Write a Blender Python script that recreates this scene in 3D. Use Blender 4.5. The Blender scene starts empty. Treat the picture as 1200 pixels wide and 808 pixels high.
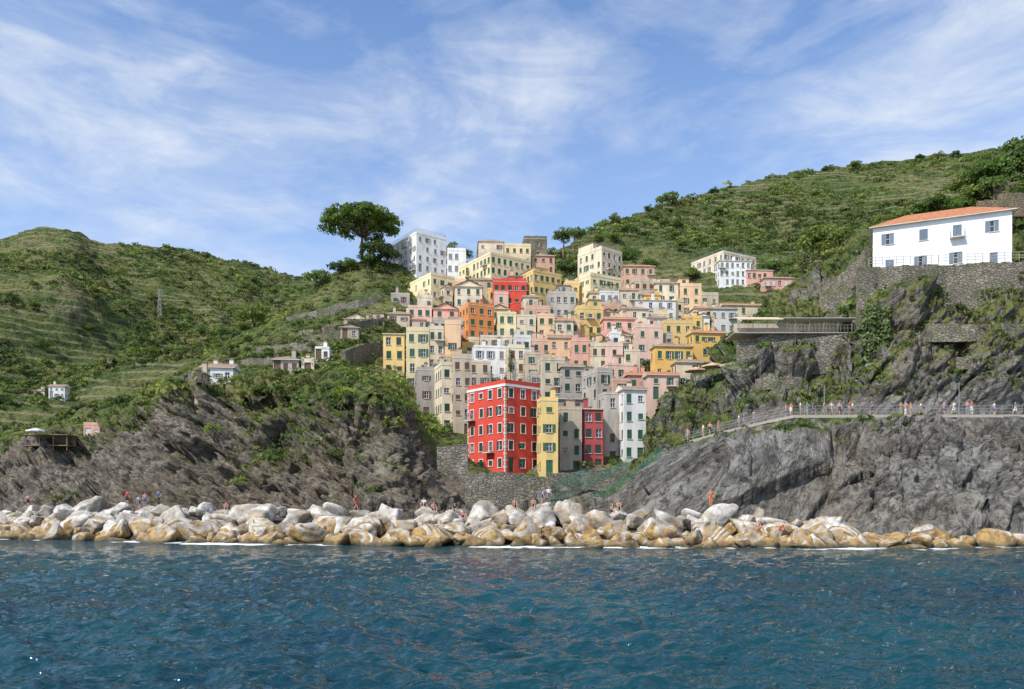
import bpy, math, random, numpy as np, bmesh
from mathutils import Vector, Matrix
from mathutils.bvhtree import BVHTree
random.seed(7); rng=np.random.default_rng(7)
F=933.0; CX=600.0; HY=598.0; H=3.5
def W(px,py,D): return Vector(((px-CX)*D/F, D, H+(HY-py)*D/F))
def YZ(z,D): return HY-(z-H)*F/D
sc=bpy.context.scene; COL=sc.collection
# ---------------------------------------------------------------- helpers
def link(o): COL.objects.link(o); return o
def top(o,label,cat,group=None,kind=None):
    if label: o["label"]=label
    if cat: o["category"]=cat
    if group: o["group"]=group
    if kind: o["kind"]=kind
    return o
def empty(name,loc,rotz=0):
    e=bpy.data.objects.new(name,None); e.empty_display_size=.5
    e.location=loc; e.rotation_euler=(0,0,rotz); return link(e)
def fastmesh(name,V,Q,mats=(),smooth=True,tint=None,veg=None,foam=None):
    V=np.asarray(V,dtype=np.float32); Q=np.asarray(Q,dtype=np.int32)
    me=bpy.data.meshes.new(name); n=Q.shape[1]
    me.vertices.add(len(V)); me.vertices.foreach_set('co',V.ravel())
    me.loops.add(Q.size); me.loops.foreach_set('vertex_index',Q.ravel())
    me.polygons.add(len(Q)); me.polygons.foreach_set('loop_start',np.arange(0,Q.size,n,dtype=np.int32))
    me.polygons.foreach_set('loop_total',np.full(len(Q),n,dtype=np.int32))
    me.polygons.foreach_set('use_smooth',np.full(len(Q),smooth,dtype=bool))
    for m in mats: me.materials.append(m)
    me.update(calc_edges=True)
    if tint is not None:
        a=me.attributes.new('tint','FLOAT_COLOR','POINT'); c=np.ones((len(V),4),dtype=np.float32); c[:,:3]=tint
        a.data.foreach_set('color',c.ravel())
    for nm,ar in (('veg',veg),('foam',foam)):
        if ar is not None:
            a=me.attributes.new(nm,'FLOAT','POINT'); a.data.foreach_set('value',np.asarray(ar,dtype=np.float32).ravel())
    return me
class MB:
    def __init__(s): s.v=[];s.f=[];s.m=[]
    def quad(s,a,b,c,d,m=0):
        i=len(s.v); s.v+=[tuple(a),tuple(b),tuple(c),tuple(d)]; s.f.append((i,i+1,i+2,i+3)); s.m.append(m)
    def tri(s,a,b,c,m=0):
        i=len(s.v); s.v+=[tuple(a),tuple(b),tuple(c)]; s.f.append((i,i+1,i+2)); s.m.append(m)
    def box(s,x0,y0,z0,x1,y1,z1,m=0):
        i=len(s.v)
        s.v+=[(x0,y0,z0),(x1,y0,z0),(x1,y1,z0),(x0,y1,z0),(x0,y0,z1),(x1,y0,z1),(x1,y1,z1),(x0,y1,z1)]
        for f in ((0,3,2,1),(4,5,6,7),(0,1,5,4),(1,2,6,5),(2,3,7,6),(3,0,4,7)):
            s.f.append(tuple(i+k for k in f)); s.m.append(m)
    def beam(s,a,b,r,m=0,r2=None,n=4):
        a=Vector(a);b=Vector(b);r2=r if r2 is None else r2
        d=(b-a).normalized(); u=d.cross(Vector((0,0,1)))
        if u.length<.01: u=Vector((1,0,0))
        u.normalize(); w=d.cross(u); i=len(s.v)
        for p,rr in ((a,r),(b,r2)):
            for k in range(n):
                t=2*math.pi*(k+.5)/n; s.v.append(tuple(p+u*math.cos(t)*rr+w*math.sin(t)*rr))
        for k in range(n):
            s.f.append((i+k,i+(k+1)%n,i+n+(k+1)%n,i+n+k)); s.m.append(m)
        s.f.append(tuple(i+k for k in range(n))[::-1]); s.m.append(m)
        s.f.append(tuple(i+n+k for k in range(n))); s.m.append(m)
    def mesh(s,name,mats,smooth=False):
        me=bpy.data.meshes.new(name); me.from_pydata(s.v,[],s.f)
        for m in mats: me.materials.append(m)
        me.polygons.foreach_set('material_index',s.m)
        if smooth: me.polygons.foreach_set('use_smooth',[True]*len(s.f))
        me.update(); return me
def obj(name,me,parent=None,loc=None,rotz=None):
    o=bpy.data.objects.new(name,me)
    if parent: o.parent=parent
    if loc is not None: o.location=loc
    if rotz is not None: o.rotation_euler=(0,0,rotz)
    return link(o)
# ---------------------------------------------------------------- numpy noise
def _h(x,y,z,s):
    n=(x*73856093)^(y*19349663)^(z*83492791)^(s*2654435761)
    n=n&0xffffffff; n=((n^(n>>15))*2246822519)&0xffffffff; n=((n^(n>>13))*3266489917)&0xffffffff
    n=n^(n>>16); return n.astype(np.float64)/4294967295.0*2-1
def vn(P,s=0):
    P=np.asarray(P,dtype=np.float64); I=np.floor(P).astype(np.int64); f=P-I; f=f*f*(3-2*f)
    r=0
    for a in (0,1):
        wx=f[:,0] if a else 1-f[:,0]
        for b in (0,1):
            wy=f[:,1] if b else 1-f[:,1]
            for c in (0,1):
                wz=f[:,2] if c else 1-f[:,2]
                r=r+wx*wy*wz*_h(I[:,0]+a,I[:,1]+b,I[:,2]+c,s)
    return r
def fbm(P,o=5,s=0,g=.5):
    a=1.;r=0
    for k in range(o): r=r+a*vn(P*2.03**k+k*17.3,s+k); a*=g
    return r
def facet(Q,s,tilt=1.,step=.6):
    """angular blocks: every Voronoi cell carries its own tilted plane"""
    I=np.floor(Q).astype(np.int64); best=np.full(len(Q),9e9); out=np.zeros(len(Q)); sec=np.full(len(Q),9e9)
    for a in (-1,0,1):
        for b in (-1,0,1):
            for c in (-1,0,1):
                X=I[:,0]+a;Y=I[:,1]+b;Z=I[:,2]+c
                dx=Q[:,0]-(X+.5+.42*_h(X,Y,Z,s)); dy=Q[:,1]-(Y+.5+.42*_h(X,Y,Z,s+1)); dz=Q[:,2]-(Z+.5+.42*_h(X,Y,Z,s+2))
                d=dx*dx+dy*dy+dz*dz; m=d<best
                sec=np.where(m,best,np.minimum(sec,d)); best=np.where(m,d,best)
                v=tilt*(dx*_h(X,Y,Z,s+3)+dy*_h(X,Y,Z,s+4)+dz*_h(X,Y,Z,s+5))+step*_h(X,Y,Z,s+6)
                out=np.where(m,v,out)
    edge=np.clip((np.sqrt(sec)-np.sqrt(best))/.10,0,1)
    return out-(1-edge)*.35
# ---------------------------------------------------------------- materials
def newmat(name):
    m=bpy.data.materials.new(name); m.use_nodes=True; nt=m.node_tree
    return m,nt,nt.nodes['Principled BSDF']
def noise(nt,vec,scale,detail=5,rough=.6,dist=0):
    n=nt.nodes.new('ShaderNodeTexNoise'); n.inputs['Scale'].default_value=scale
    n.inputs['Detail'].default_value=detail; n.inputs['Roughness'].default_value=rough; n.inputs['Distortion'].default_value=dist
    if vec is not None: nt.links.new(vec,n.inputs['Vector'])
    return n.outputs['Fac']
def ramp(nt,fac,stops):
    r=nt.nodes.new('ShaderNodeValToRGB'); e=r.color_ramp.elements
    while len(e)<len(stops): e.new(.5)
    for i,(p,c) in enumerate(stops):
        e[i].position=p; e[i].color=(c,c,c,1) if isinstance(c,(int,float)) else (*c,1)
    nt.links.new(fac,r.inputs[0]); return r.outputs[0]
def mix(nt,fac,a,b,mode='MIX'):
    n=nt.nodes.new('ShaderNodeMix'); n.data_type='RGBA'; n.blend_type=mode
    for s,v in ((0,fac),(6,a),(7,b)):
        if isinstance(v,(int,float)): n.inputs[s].default_value=v
        elif isinstance(v,tuple): n.inputs[s].default_value=(*v,1) if len(v)==3 else v
        else: nt.links.new(v,n.inputs[s])
    return n.outputs[2]
def mth(nt,op,a,b=0.,clamp=False):
    n=nt.nodes.new('ShaderNodeMath'); n.operation=op; n.use_clamp=clamp
    for s,v in ((0,a),(1,b)):
        if isinstance(v,(int,float)): n.inputs[s].default_value=v
        else: nt.links.new(v,n.inputs[s])
    return n.outputs[0]
def bump(nt,bs,h,dist,strength=1.,prev=None):
    b=nt.nodes.new('ShaderNodeBump'); b.inputs['Distance'].default_value=dist; b.inputs['Strength'].default_value=strength
    nt.links.new(h,b.inputs['Height'])
    if prev: nt.links.new(prev,b.inputs['Normal'])
    if bs: nt.links.new(b.outputs[0],bs.inputs['Normal'])
    return b.outputs[0]
def pos(nt): return nt.nodes.new('ShaderNodeNewGeometry').outputs['Position']
def mapping(nt,v,rot=(0,0,0),scale=(1,1,1),loc=(0,0,0)):
    m=nt.nodes.new('ShaderNodeMapping'); m.inputs['Rotation'].default_value=rot; m.inputs['Scale'].default_value=scale; m.inputs['Location'].default_value=loc
    nt.links.new(v,m.inputs['Vector']); return m.outputs[0]
def basis(n):
    n=Vector(n).normalized(); a=Vector((0,1,0)).cross(n).normalized(); b=n.cross(a); return a,b,n
def layered(nt,p,n,scale):
    out=nt.nodes.new('ShaderNodeCombineXYZ')
    for k,(ax,s) in enumerate(zip(basis(n),scale)):
        d=nt.nodes.new('ShaderNodeVectorMath'); d.operation='DOT_PRODUCT'; nt.links.new(p,d.inputs[0]); d.inputs[1].default_value=tuple(ax*s)
        nt.links.new(d.outputs['Value'],out.inputs[k])
    return out.outputs[0]
_pc={}
def plaster(c,dirt=.5):
    k=(c,dirt)
    if k in _pc: return _pc[k]
    m,nt,b=newmat('plaster'); p=pos(nt)
    n1=noise(nt,mapping(nt,p,scale=(1,1,.25)),.9,5,.65)
    n2=noise(nt,p,.25,2)
    dark=tuple(x*.5+.02 for x in c); lite=tuple(min(.85,x*1.08+.02) for x in c)
    c1=mix(nt,ramp(nt,n1,[(.38,0),(.68,1)]),c,dark)
    c2=mix(nt,dirt,c,c1); c3=mix(nt,ramp(nt,n2,[(.4,0),(.65,.6)]),c2,lite)
    nt.links.new(c3,b.inputs['Base Color']); b.inputs['Roughness'].default_value=.9
    _pc[k]=m; return m
def flat(name,c,rough=.6,metal=0,var=.25,scale=4):
    m,nt,b=newmat(name); n=noise(nt,pos(nt),scale,3)
    nt.links.new(mix(nt,ramp(nt,n,[(.35,0),(.7,1)]),c,tuple(x*(1-var) for x in c)),b.inputs['Base Color'])
    b.inputs['Roughness'].default_value=rough; b.inputs['Metallic'].default_value=metal; return m
def stone(name,c1=(.36,.31,.24),c2=(.17,.145,.115),sc_=1.8,jn=.6):
    m,nt,b=newmat(name); p=pos(nt); q=mapping(nt,p,scale=(1,1,1.8))
    v=nt.nodes.new('ShaderNodeTexVoronoi'); v.inputs['Scale'].default_value=sc_; nt.links.new(q,v.inputs['Vector'])
    v2=nt.nodes.new('ShaderNodeTexVoronoi'); v2.feature='DISTANCE_TO_EDGE'; v2.inputs['Scale'].default_value=sc_; nt.links.new(q,v2.inputs['Vector'])
    col=mix(nt,v.outputs['Color'],c1,c2)
    col=mix(nt,ramp(nt,v2.outputs['Distance'],[(0.,jn),(.06,0)]),col,(.07,.06,.05))
    col=mix(nt,ramp(nt,noise(nt,p,.35,6,.75),[(.42,0),(.62,.85)]),col,(.10,.115,.055))
    col=mix(nt,ramp(nt,noise(nt,mapping(nt,p,scale=(1,1,.3)),.5,5,.7),[(.45,0),(.66,.7)]),col,(.09,.08,.07))
    nt.links.new(col,b.inputs['Base Color']); b.inputs['Roughness'].default_value=.95
    bump(nt,b,ramp(nt,v2.outputs['Distance'],[(0.,0),(.12,1)]),.12); return m
def terrain_mat(name,rockA,rockB,vegA,vegB,vegC,nrm=(-.3,-.3,.9),fs=1.,terr=False,warm=.6):
    m,nt,b=newmat(name); p=pos(nt)
    big=noise(nt,p,.06*fs,4,.6)
    n1=noise(nt,layered(nt,p,nrm,(.16,.22,1.2)),.9,6,.66,0)
    n2=noise(nt,p,.9,6,.7)
    rock=mix(nt,ramp(nt,n1,[(.36,0),(.60,1)]),rockB,rockA)
    rock=mix(nt,ramp(nt,n2,[(.38,.85),(.50,0)]),rock,tuple(x*.35 for x in rockB))
    rock=mix(nt,ramp(nt,big,[(.44,0),(.62,warm)]),rock,(.23,.185,.13))
    if not terr:
        n3=noise(nt,layered(nt,p,nrm,(.10,.16,1.9)),.7,4,.6,0)
        line=ramp(nt,n3,[(.455,0),(.475,.8),(.495,0),(.53,0),(.545,.7),(.56,0)])
        rock=mix(nt,line,rock,(.03,.028,.025))
    vg=mix(nt,ramp(nt,noise(nt,p,.25*fs,5,.65),[(.4,0),(.6,1)]),vegA,vegB)
    vg=mix(nt,ramp(nt,noise(nt,p,.045*fs,5,.6),[(.45,0),(.60,.9)]),vg,vegC)
    spk=noise(nt,p,.9*fs,4,.7)
    vg=mix(nt,ramp(nt,spk,[(.42,.75),(.52,0)]),vg,tuple(x*.4 for x in vegB))
    if terr:
        sz=nt.nodes.new('ShaderNodeSeparateXYZ'); nt.links.new(p,sz.inputs[0])
        z=mth(nt,'ADD',mth(nt,'MULTIPLY',sz.outputs[2],.26),mth(nt,'MULTIPLY',noise(nt,p,.015,3),2.5))
        st=mth(nt,'FRACT',z); msk=mth(nt,'MULTIPLY',ramp(nt,st,[(.0,1),(.20,.95),(.28,0)]),ramp(nt,noise(nt,p,.018,4),[(.38,.15),(.48,.9)]))
        msk=mth(nt,'MULTIPLY',msk,ramp(nt,n2,[(.36,.15),(.55,1)]))
        vg=mix(nt,msk,vg,(.28,.24,.145))
    at=nt.nodes.new('ShaderNodeAttribute'); at.attribute_name='veg'
    f=mth(nt,'ADD',at.outputs['Fac'],mth(nt,'MULTIPLY',mth(nt,'SUBTRACT',noise(nt,p,.7,5,.7),.5),1.6))
    f=ramp(nt,f,[(.42,0),(.58,1)])
    nt.links.new(mix(nt,f,rock,vg),b.inputs['Base Color']); b.inputs['Roughness'].default_value=.92
    b.inputs['Specular IOR Level'].default_value=.2
    h=mth(nt,'ADD',mth(nt,'MULTIPLY',n1,1.2),mth(nt,'MULTIPLY',n2,.9))
    if terr: h=mth(nt,'ADD',h,mth(nt,'MULTIPLY',spk,1.5))
    bump(nt,b,h,.95 if not terr else 1.2,1.); return m
def leafmat(name):
    m,nt,b=newmat(name); at=nt.nodes.new('ShaderNodeAttribute'); at.attribute_name='tint'
    nt.links.new(at.outputs['Color'],b.inputs['Base Color']); b.inputs['Roughness'].default_value=.6; b.inputs['Specular IOR Level'].default_value=.3
    tr=nt.nodes.new('ShaderNodeBsdfTranslucent'); nt.links.new(mix(nt,1.,at.outputs['Color'],(1.5,1.5,.7),'MULTIPLY'),tr.inputs[0])
    ms=nt.nodes.new('ShaderNodeMixShader'); ms.inputs[0].default_value=.42; nt.links.new(b.outputs[0],ms.inputs[1]); nt.links.new(tr.outputs[0],ms.inputs[2])
    nt.links.new(ms.outputs[0],nt.nodes['Material Output'].inputs[0]); return m
LEAF=leafmat('foliage')
BARK=flat('bark',(.16,.115,.08),.95)
STONE=stone('dry_stone'); STONE2=stone('grey_masonry',(.38,.34,.29),(.17,.15,.125),1.5,.6)
BROWNST=stone('brown_masonry',(.36,.25,.17),(.19,.13,.09),1.8)
CONC=flat('concrete',(.40,.37,.32),.9)
METAL=flat('railing_metal',(.30,.31,.32),.5,.3); WHITE=flat('white_paint',(.78,.78,.78),.6,var=.08)
GLASS,nt,b=newmat('window_glass'); b.inputs['Roughness'].default_value=.12
nt.links.new(ramp(nt,noise(nt,pos(nt),.5,2),[(.4,(.012,.014,.018)),(.6,(.05,.06,.07))]),b.inputs['Base Color'])
def tiles(name,c):
    m,nt,b=newmat(name); p=nt.nodes.new('ShaderNodeTexCoord').outputs['Object']
    w=nt.nodes.new('ShaderNodeTexWave'); w.inputs['Scale'].default_value=1.3; w.inputs['Distortion'].default_value=.4; nt.links.new(p,w.inputs['Vector'])
    n=noise(nt,p,1.5,5,.7)
    col=mix(nt,ramp(nt,n,[(.35,0),(.65,1)]),c,tuple(x*.6 for x in c)); col=mix(nt,mth(nt,'MULTIPLY',w.outputs['Fac'],.3),col,tuple(x*.4 for x in c))
    nt.links.new(col,b.inputs['Base Color']); b.inputs['Roughness'].default_value=.9; bump(nt,b,w.outputs['Fac'],.06); return m
TILE=tiles('terracotta_tiles',(.60,.24,.11)); TILEG=tiles('weathered_tiles',(.40,.26,.18)); TILEP=tiles('slate_roof',(.25,.24,.22))
# ---------------------------------------------------------------- world / sun
SUN_EL=math.radians(47)
sdir=Vector((-.58,-.60,0)).normalized()
az=math.atan2(sdir.x,sdir.y)
w=bpy.data.worlds.new("World"); sc.world=w; w.use_nodes=True; nt=w.node_tree; bg=nt.nodes['Background']
sky=nt.nodes.new('ShaderNodeTexSky'); sky.sky_type='NISHITA'; sky.sun_disc=False; sky.sun_elevation=SUN_EL; sky.sun_rotation=az
sky.air_density=1.0; sky.dust_density=.4; sky.ozone_density=1.5
tc=nt.nodes.new('ShaderNodeTexCoord'); gv=tc.outputs['Generated']; sx=nt.nodes.new('ShaderNodeSeparateXYZ'); nt.links.new(gv,sx.inputs[0])
c1=noise(nt,mapping(nt,gv,rot=(0,math.radians(-30),0),scale=(1.2,1.2,2.8),loc=(.4,0,.2)),2.4,8,.58,.5)
c2=noise(nt,mapping(nt,gv,rot=(0,math.radians(-20),0),scale=(1,1,1.5),loc=(1.7,0,.9)),1.5,3,.5,.3)
c3=noise(nt,mapping(nt,gv,rot=(0,math.radians(-38),0),scale=(1,1,3.)),6,7,.62,.5)
cf=mth(nt,'ADD',mth(nt,'MULTIPLY',c1,.50),mth(nt,'MULTIPLY',c2,.28)); cf=mth(nt,'ADD',cf,mth(nt,'MULTIPLY',c3,.30))
cf=ramp(nt,cf,[(.455,0.02),(.52,.24),(.57,.52),(.64,.90)])
hz=ramp(nt,sx.outputs[2],[(0.,.66),(.15,.44),(.32,.20),(.55,.03)])
inv=mth(nt,'MULTIPLY',mth(nt,'SUBTRACT',1.,cf),mth(nt,'SUBTRACT',1.,hz)); fac=mth(nt,'SUBTRACT',1.,inv)
skyc=mix(nt,1.,sky.outputs[0],(.88,1.16,1.46),'MULTIPLY')
nt.links.new(mix(nt,fac,skyc,(6.0,6.35,6.8)),bg.inputs[0]); bg.inputs[1].default_value=.146
sl=bpy.data.lights.new('sun','SUN'); sl.energy=5.0; sl.angle=math.radians(.5); sl.color=(1,.95,.87)
so=link(bpy.data.objects.new('sun',sl)); d=Vector((sdir.x*math.cos(SUN_EL),sdir.y*math.cos(SUN_EL),math.sin(SUN_EL)))
so.rotation_euler=d.to_track_quat('Z','Y').to_euler(); so.location=(0,0,200)
cam=bpy.data.cameras.new('camera'); co=link(bpy.data.objects.new('camera',cam)); sc.camera=co
cam.sensor_width=36; cam.lens=36*F/1200; cam.shift_y=(HY-404)/1200; cam.clip_end=20000; cam.clip_start=.1
co.location=(0,0,H); co.rotation_euler=(math.radians(90),0,0)
sc.view_settings.view_transform='Standard'; sc.view_settings.look='None'; sc.view_settings.exposure=0
# ---------------------------------------------------------------- terrain sheets
SH={}
def sheet(name,curves,x0,x1,nx,rows,mat,disp,vegf,label,sm=5):
    px=np.linspace(x0,x1,nx); C=[]
    for c in curves:
        c=np.array(c,float); D=np.interp(px,c[:,0],c[:,2]); Z=H+(HY-np.interp(px,c[:,0],c[:,1]))*D/F
        k=np.ones(sm)/sm
        for _ in range(2):
            D=np.convolve(np.pad(D,sm//2,'edge'),k,'valid'); Z=np.convolve(np.pad(Z,sm//2,'edge'),k,'valid')
        C.append((D,Z))
    DD=[];ZZ=[];T=[]
    for i,r in enumerate(rows):
        for j in range(r):
            t=j/r; DD.append(C[i][0]*(1-t)+C[i+1][0]*t); ZZ.append(C[i][1]*(1-t)+C[i+1][1]*t); T.append(i+t)
    DD.append(C[-1][0]);ZZ.append(C[-1][1]);T.append(len(curves)-1)
    D=np.array(DD);Z=np.array(ZZ);T=np.array(T)[:,None]*np.ones_like(D)
    X=(px[None,:]-CX)/F*D; P=np.stack([X,D,Z],-1)
    du=np.gradient(P,axis=1); dv=np.gradient(P,axis=0); n=np.cross(du,dv); n/=np.linalg.norm(n,axis=-1,keepdims=True)+1e-9
    PX=np.broadcast_to(px[None,:],D.shape)
    Pf=P.reshape(-1,3); nf=n.reshape(-1,3)
    dsp=disp(Pf,T.ravel(),PX.ravel()); Pf=Pf+nf*dsp[:,None]
    P=Pf.reshape(P.shape)
    du=np.gradient(P,axis=1); dv=np.gradient(P,axis=0); n=np.cross(du,dv); n/=np.linalg.norm(n,axis=-1,keepdims=True)+1e-9
    vg=vegf(Pf,T.ravel(),PX.ravel(),n.reshape(-1,3))
    R,K=D.shape; idx=np.arange(R*K).reshape(R,K)
    Q=np.stack([idx[:-1,:-1],idx[:-1,1:],idx[1:,1:],idx[1:,:-1]],-1).reshape(-1,4)
    me=fastmesh(name,Pf,Q,[mat],True,veg=vg); o=link(bpy.data.objects.new(name,me))
    o["kind"]="structure"; o["label"]=label; o["category"]="hillside"
    SH[name]=dict(P=P,T=T,PX=PX,veg=vg.reshape(R,K),n=n,bvh=BVHTree.FromPolygons([tuple(v) for v in Pf.tolist()],Q.tolist()))
    return o
def sstep(a,b,x): t=np.clip((x-a)/(b-a),0,1); return t*t*(3-2*t)
def rockdisp(P,amp,s,nrm,big=1.,mid=1.,fine=1.):
    M=np.array([list(v) for v in basis(nrm)]); q=P@M.T+fbm(P*.15,2,s+9)[:,None]*.6
    r=fbm(P*.06,2,s)*1.2
    r+=facet(q*np.array([.085,.11,.22]),s+20,2.0,.9)*1.0*big
    r+=facet(q*np.array([.24,.30,.80]),s+30,1.6,.8)*.62*mid
    r+=facet(q*np.array([.65,.85,2.2]),s+40,1.3,.8)*.28*fine
    r+=fbm(P*1.2,2,s+50)*.10
    return r*amp
CLM=terrain_mat('coastal_rock',(.30,.265,.215),(.12,.105,.088),(.12,.15,.04),(.06,.09,.025),(.19,.18,.07),nrm=(.35,-.3,.8),warm=.5)
NR=(-.55,-.5,.67)
RCM=terrain_mat('dark_slate_rock',(.29,.28,.255),(.115,.11,.10),(.12,.15,.04),(.06,.09,.025),(.17,.17,.06),nrm=NR,warm=.4)
HLM=terrain_mat('scrub_hillside',(.30,.25,.18),(.14,.12,.09),(.115,.158,.040),(.062,.100,.027),(.19,.195,.07),fs=.7,terr=True)
def terrc(P):
    z=P[:,2]*.26+fbm(P*.008,2,88)*2.; f=z-np.floor(z); return (sstep(0,.3,f)-f)*2.2
def ld(P,T,PX):
    f=sstep(0,1,T)*(1-sstep(2.4,3,T)*.85)
    q=P*np.array([.012,.006,.0]); return f*(fbm(q,3,3)*13+fbm(P*.03,3,8)*4)+fbm(P*.12,3,4)*1.6+fbm(P*.5,2,14)*.5+terrc(P)*1.
sheet('far_hill',[
 [(-700,600,190),(0,600,180),(600,600,250)],
 [(-700,470,240),(0,480,220),(100,475,230),(200,460,260),(350,430,300),(600,410,320)],
 [(-700,380,330),(0,390,320),(100,400,345),(200,395,390),(350,375,430),(600,370,430)],
 [(-700,200,480),(-200,255,490),(0,284,500),(35,268,500),(85,269,500),(110,284,520),(220,294,560),(280,309,580),(340,326,600),(420,340,620),(600,370,640)],
 [(-700,300,640),(0,340,640),(300,370,720),(600,430,760)]],
 -700,600,400,[24,60,120,16],HLM,ld,lambda P,T,PX,n:np.full(len(P),.88)+fbm(P*.03,3,11)*.3,'green scrub covered hill with terraces',7)
def rd(P,T,PX):
    f=sstep(0,1,T)*(1-sstep(2.3,3,T)*.85); return f*(fbm(P*np.array([.014,.008,0]),3,13)*7+fbm(P*.04,3,18)*2.5)+fbm(P*.15,3,4)*1.1+fbm(P*.5,2,14)*.4+terrc(P)*.8
sheet('back_hill',[
 [(560,470,190),(900,450,190),(1600,400,190)],
 [(560,350,225),(700,345,235),(860,345,245),(1000,330,250),(1200,300,250),(1600,260,250)],
 [(560,330,262),(640,316,270),(700,296,290),(800,284,320),(900,268,340),(1000,258,350),(1200,235,350),(1600,180,350)],
 [(560,335,300),(630,306,300),(660,291,310),(700,267,340),(780,240,380),(850,222,415),(900,207,430),(1000,196,450),(1140,180,450),(1200,165,450),(1600,90,450)],
 [(560,400,360),(700,330,420),(900,300,540),(1200,250,560),(1600,180,560)]],
 560,1600,360,[16,36,110,16],HLM,rd,lambda P,T,PX,n:np.full(len(P),.92)+fbm(P*.04,3,12)*.25,'steep green hill with old vineyard terraces',5)
CN=(.35,-.35,.8)
def cd(P,T,PX):
    rock=(1-sstep(2.9,3.4,T))*(1-sstep(490,520,PX)*.6*sstep(1,2,T))
    f=np.clip(rock,0.12,1)*sstep(0,.8,T)
    town=sstep(440,500,PX)*sstep(3,3.3,T)
    gul=(1-np.abs(vn(np.stack([P[:,0]*.11+P[:,2]*.03,P[:,1]*.02,P[:,0]*0],-1),77))*2)*2.2-1
    gul=gul*sstep(1,1.8,T)*(1-sstep(2.9,3.3,T))*(1-sstep(470,500,PX))
    return rockdisp(P,1.3,2,CN,.8,1.15,1.4)*f*(1-town*.7)+gul+(1-f)*(1-town)*(fbm(P*.05,3,7)*1.6+fbm(P*.3,3,6)*.6)*(1-sstep(5.5,6,T)*.6)
def cv(P,T,PX,n):
    a=.18+.78*sstep(2.4,3.3,T)+fbm(P*.09,3,31)*.55+(n[:,2]-.5)*.7
    a-=sstep(470,500,PX)*.35
    a+=sstep(90,200,PX)*(1-sstep(450,480,PX))*sstep(1.2,2.0,T)*.30
    return a
sheet('coastal_cliff',[
 [(-600,YZ(-3,140),140),(0,YZ(-3,110),110),(200,YZ(-3,100),100),(400,YZ(-3,93),93),(600,YZ(-3,95),95),(900,YZ(-3,112),112)],
 [(-600,594,148),(0,594,116),(200,594,106),(400,594,98),(600,596,100),(700,598,102),(900,596,116)],
 [(-600,560,150),(0,553,124),(100,548,120),(200,530,113),(300,520,107),(400,520,103),(470,530,104),(505,560,107),(560,592,109),(640,594,110),(700,595,112),(900,590,118)],
 [(-600,520,170),(0,517,140),(60,512,138),(100,503,135),(150,480,126),(200,466,119),(300,455,112),(400,450,108),(450,458,108),(480,488,112),(508,545,115),(560,560,118),(640,560,118),(720,560,119),(900,560,124)],
 [(-600,505,190),(0,507,160),(100,495,160),(150,472,152),(240,440,150),(330,420,150),(400,405,146),(450,452,142),(500,490,138),(600,492,141),(720,492,141),(780,480,141),(900,470,150)],
 [(-600,520,210),(0,512,190),(100,500,190),(150,478,185),(240,430,182),(330,395,180),(400,365,178),(450,360,180),(500,385,180),(600,398,175),(760,400,175),(900,405,180)],
 [(-600,540,240),(0,530,230),(100,512,230),(200,455,220),(280,394,215),(330,367,212),(380,324,210),(430,304,210),(480,312,212),(560,322,216),(640,326,222),(760,352,224),(900,355,235)],
 [(-600,600,280),(0,600,270),(200,560,270),(330,450,260),(430,370,255),(560,360,260),(760,380,260),(900,390,265)]],
 -600,900,700,[10,54,60,34,40,40,10],CLM,cd,cv,'rocky cliff and scrubby slope below the village',5)
def rcd(P,T,PX):
    fl=sstep(1010,1020,PX)*np.where(T>5.6,1,0)*(1-sstep(7.1,7.6,T))
    f=sstep(0,.7,T)*(1-.93*np.clip(sstep(2.75,2.95,T)*(1-sstep(4.02,4.3,T)),0,1))*(1-fl*.95)
    slab=sstep(700,760,PX)*(1-sstep(960,1010,PX))*(1-sstep(2.6,3,T))
    base=rockdisp(P,1.05,50,NR,1.2,1.1,1.1); M=np.array([list(v) for v in basis(NR)]); q=P@M.T
    sl_=fbm(P*.05,2,51)*1.0+facet(q*np.array([.035,.06,.16]),60,1.6,1.)*1.4+facet(q*np.array([.10,.16,.55]),66,.9,.7)*.50+facet(q*np.array([.35,.5,1.8]),68,.8,.7)*.14
    return (base*(1-slab)+sl_*slab)*f*(1-sstep(7,8,T)*.4)
def rcv(P,T,PX,n):
    a=-.08+fbm(P*.08,3,61)*.45+(n[:,2]-.5)*.6+.74*sstep(3.9,4.3,T)+.45*sstep(6.9,7.4,T)
    a+=.66*sstep(2.3,2.75,T)*(1-sstep(3.,3.1,T))*sstep(780,800,PX)*(1-sstep(1020,1120,PX)*.6)
    a-=sstep(3.0,3.1,T)*(1-sstep(3.9,4.0,T)); a-=.1*sstep(960,1010,PX)*sstep(4,4.5,T)*(1-sstep(4.8,5,T))
    return a
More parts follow.
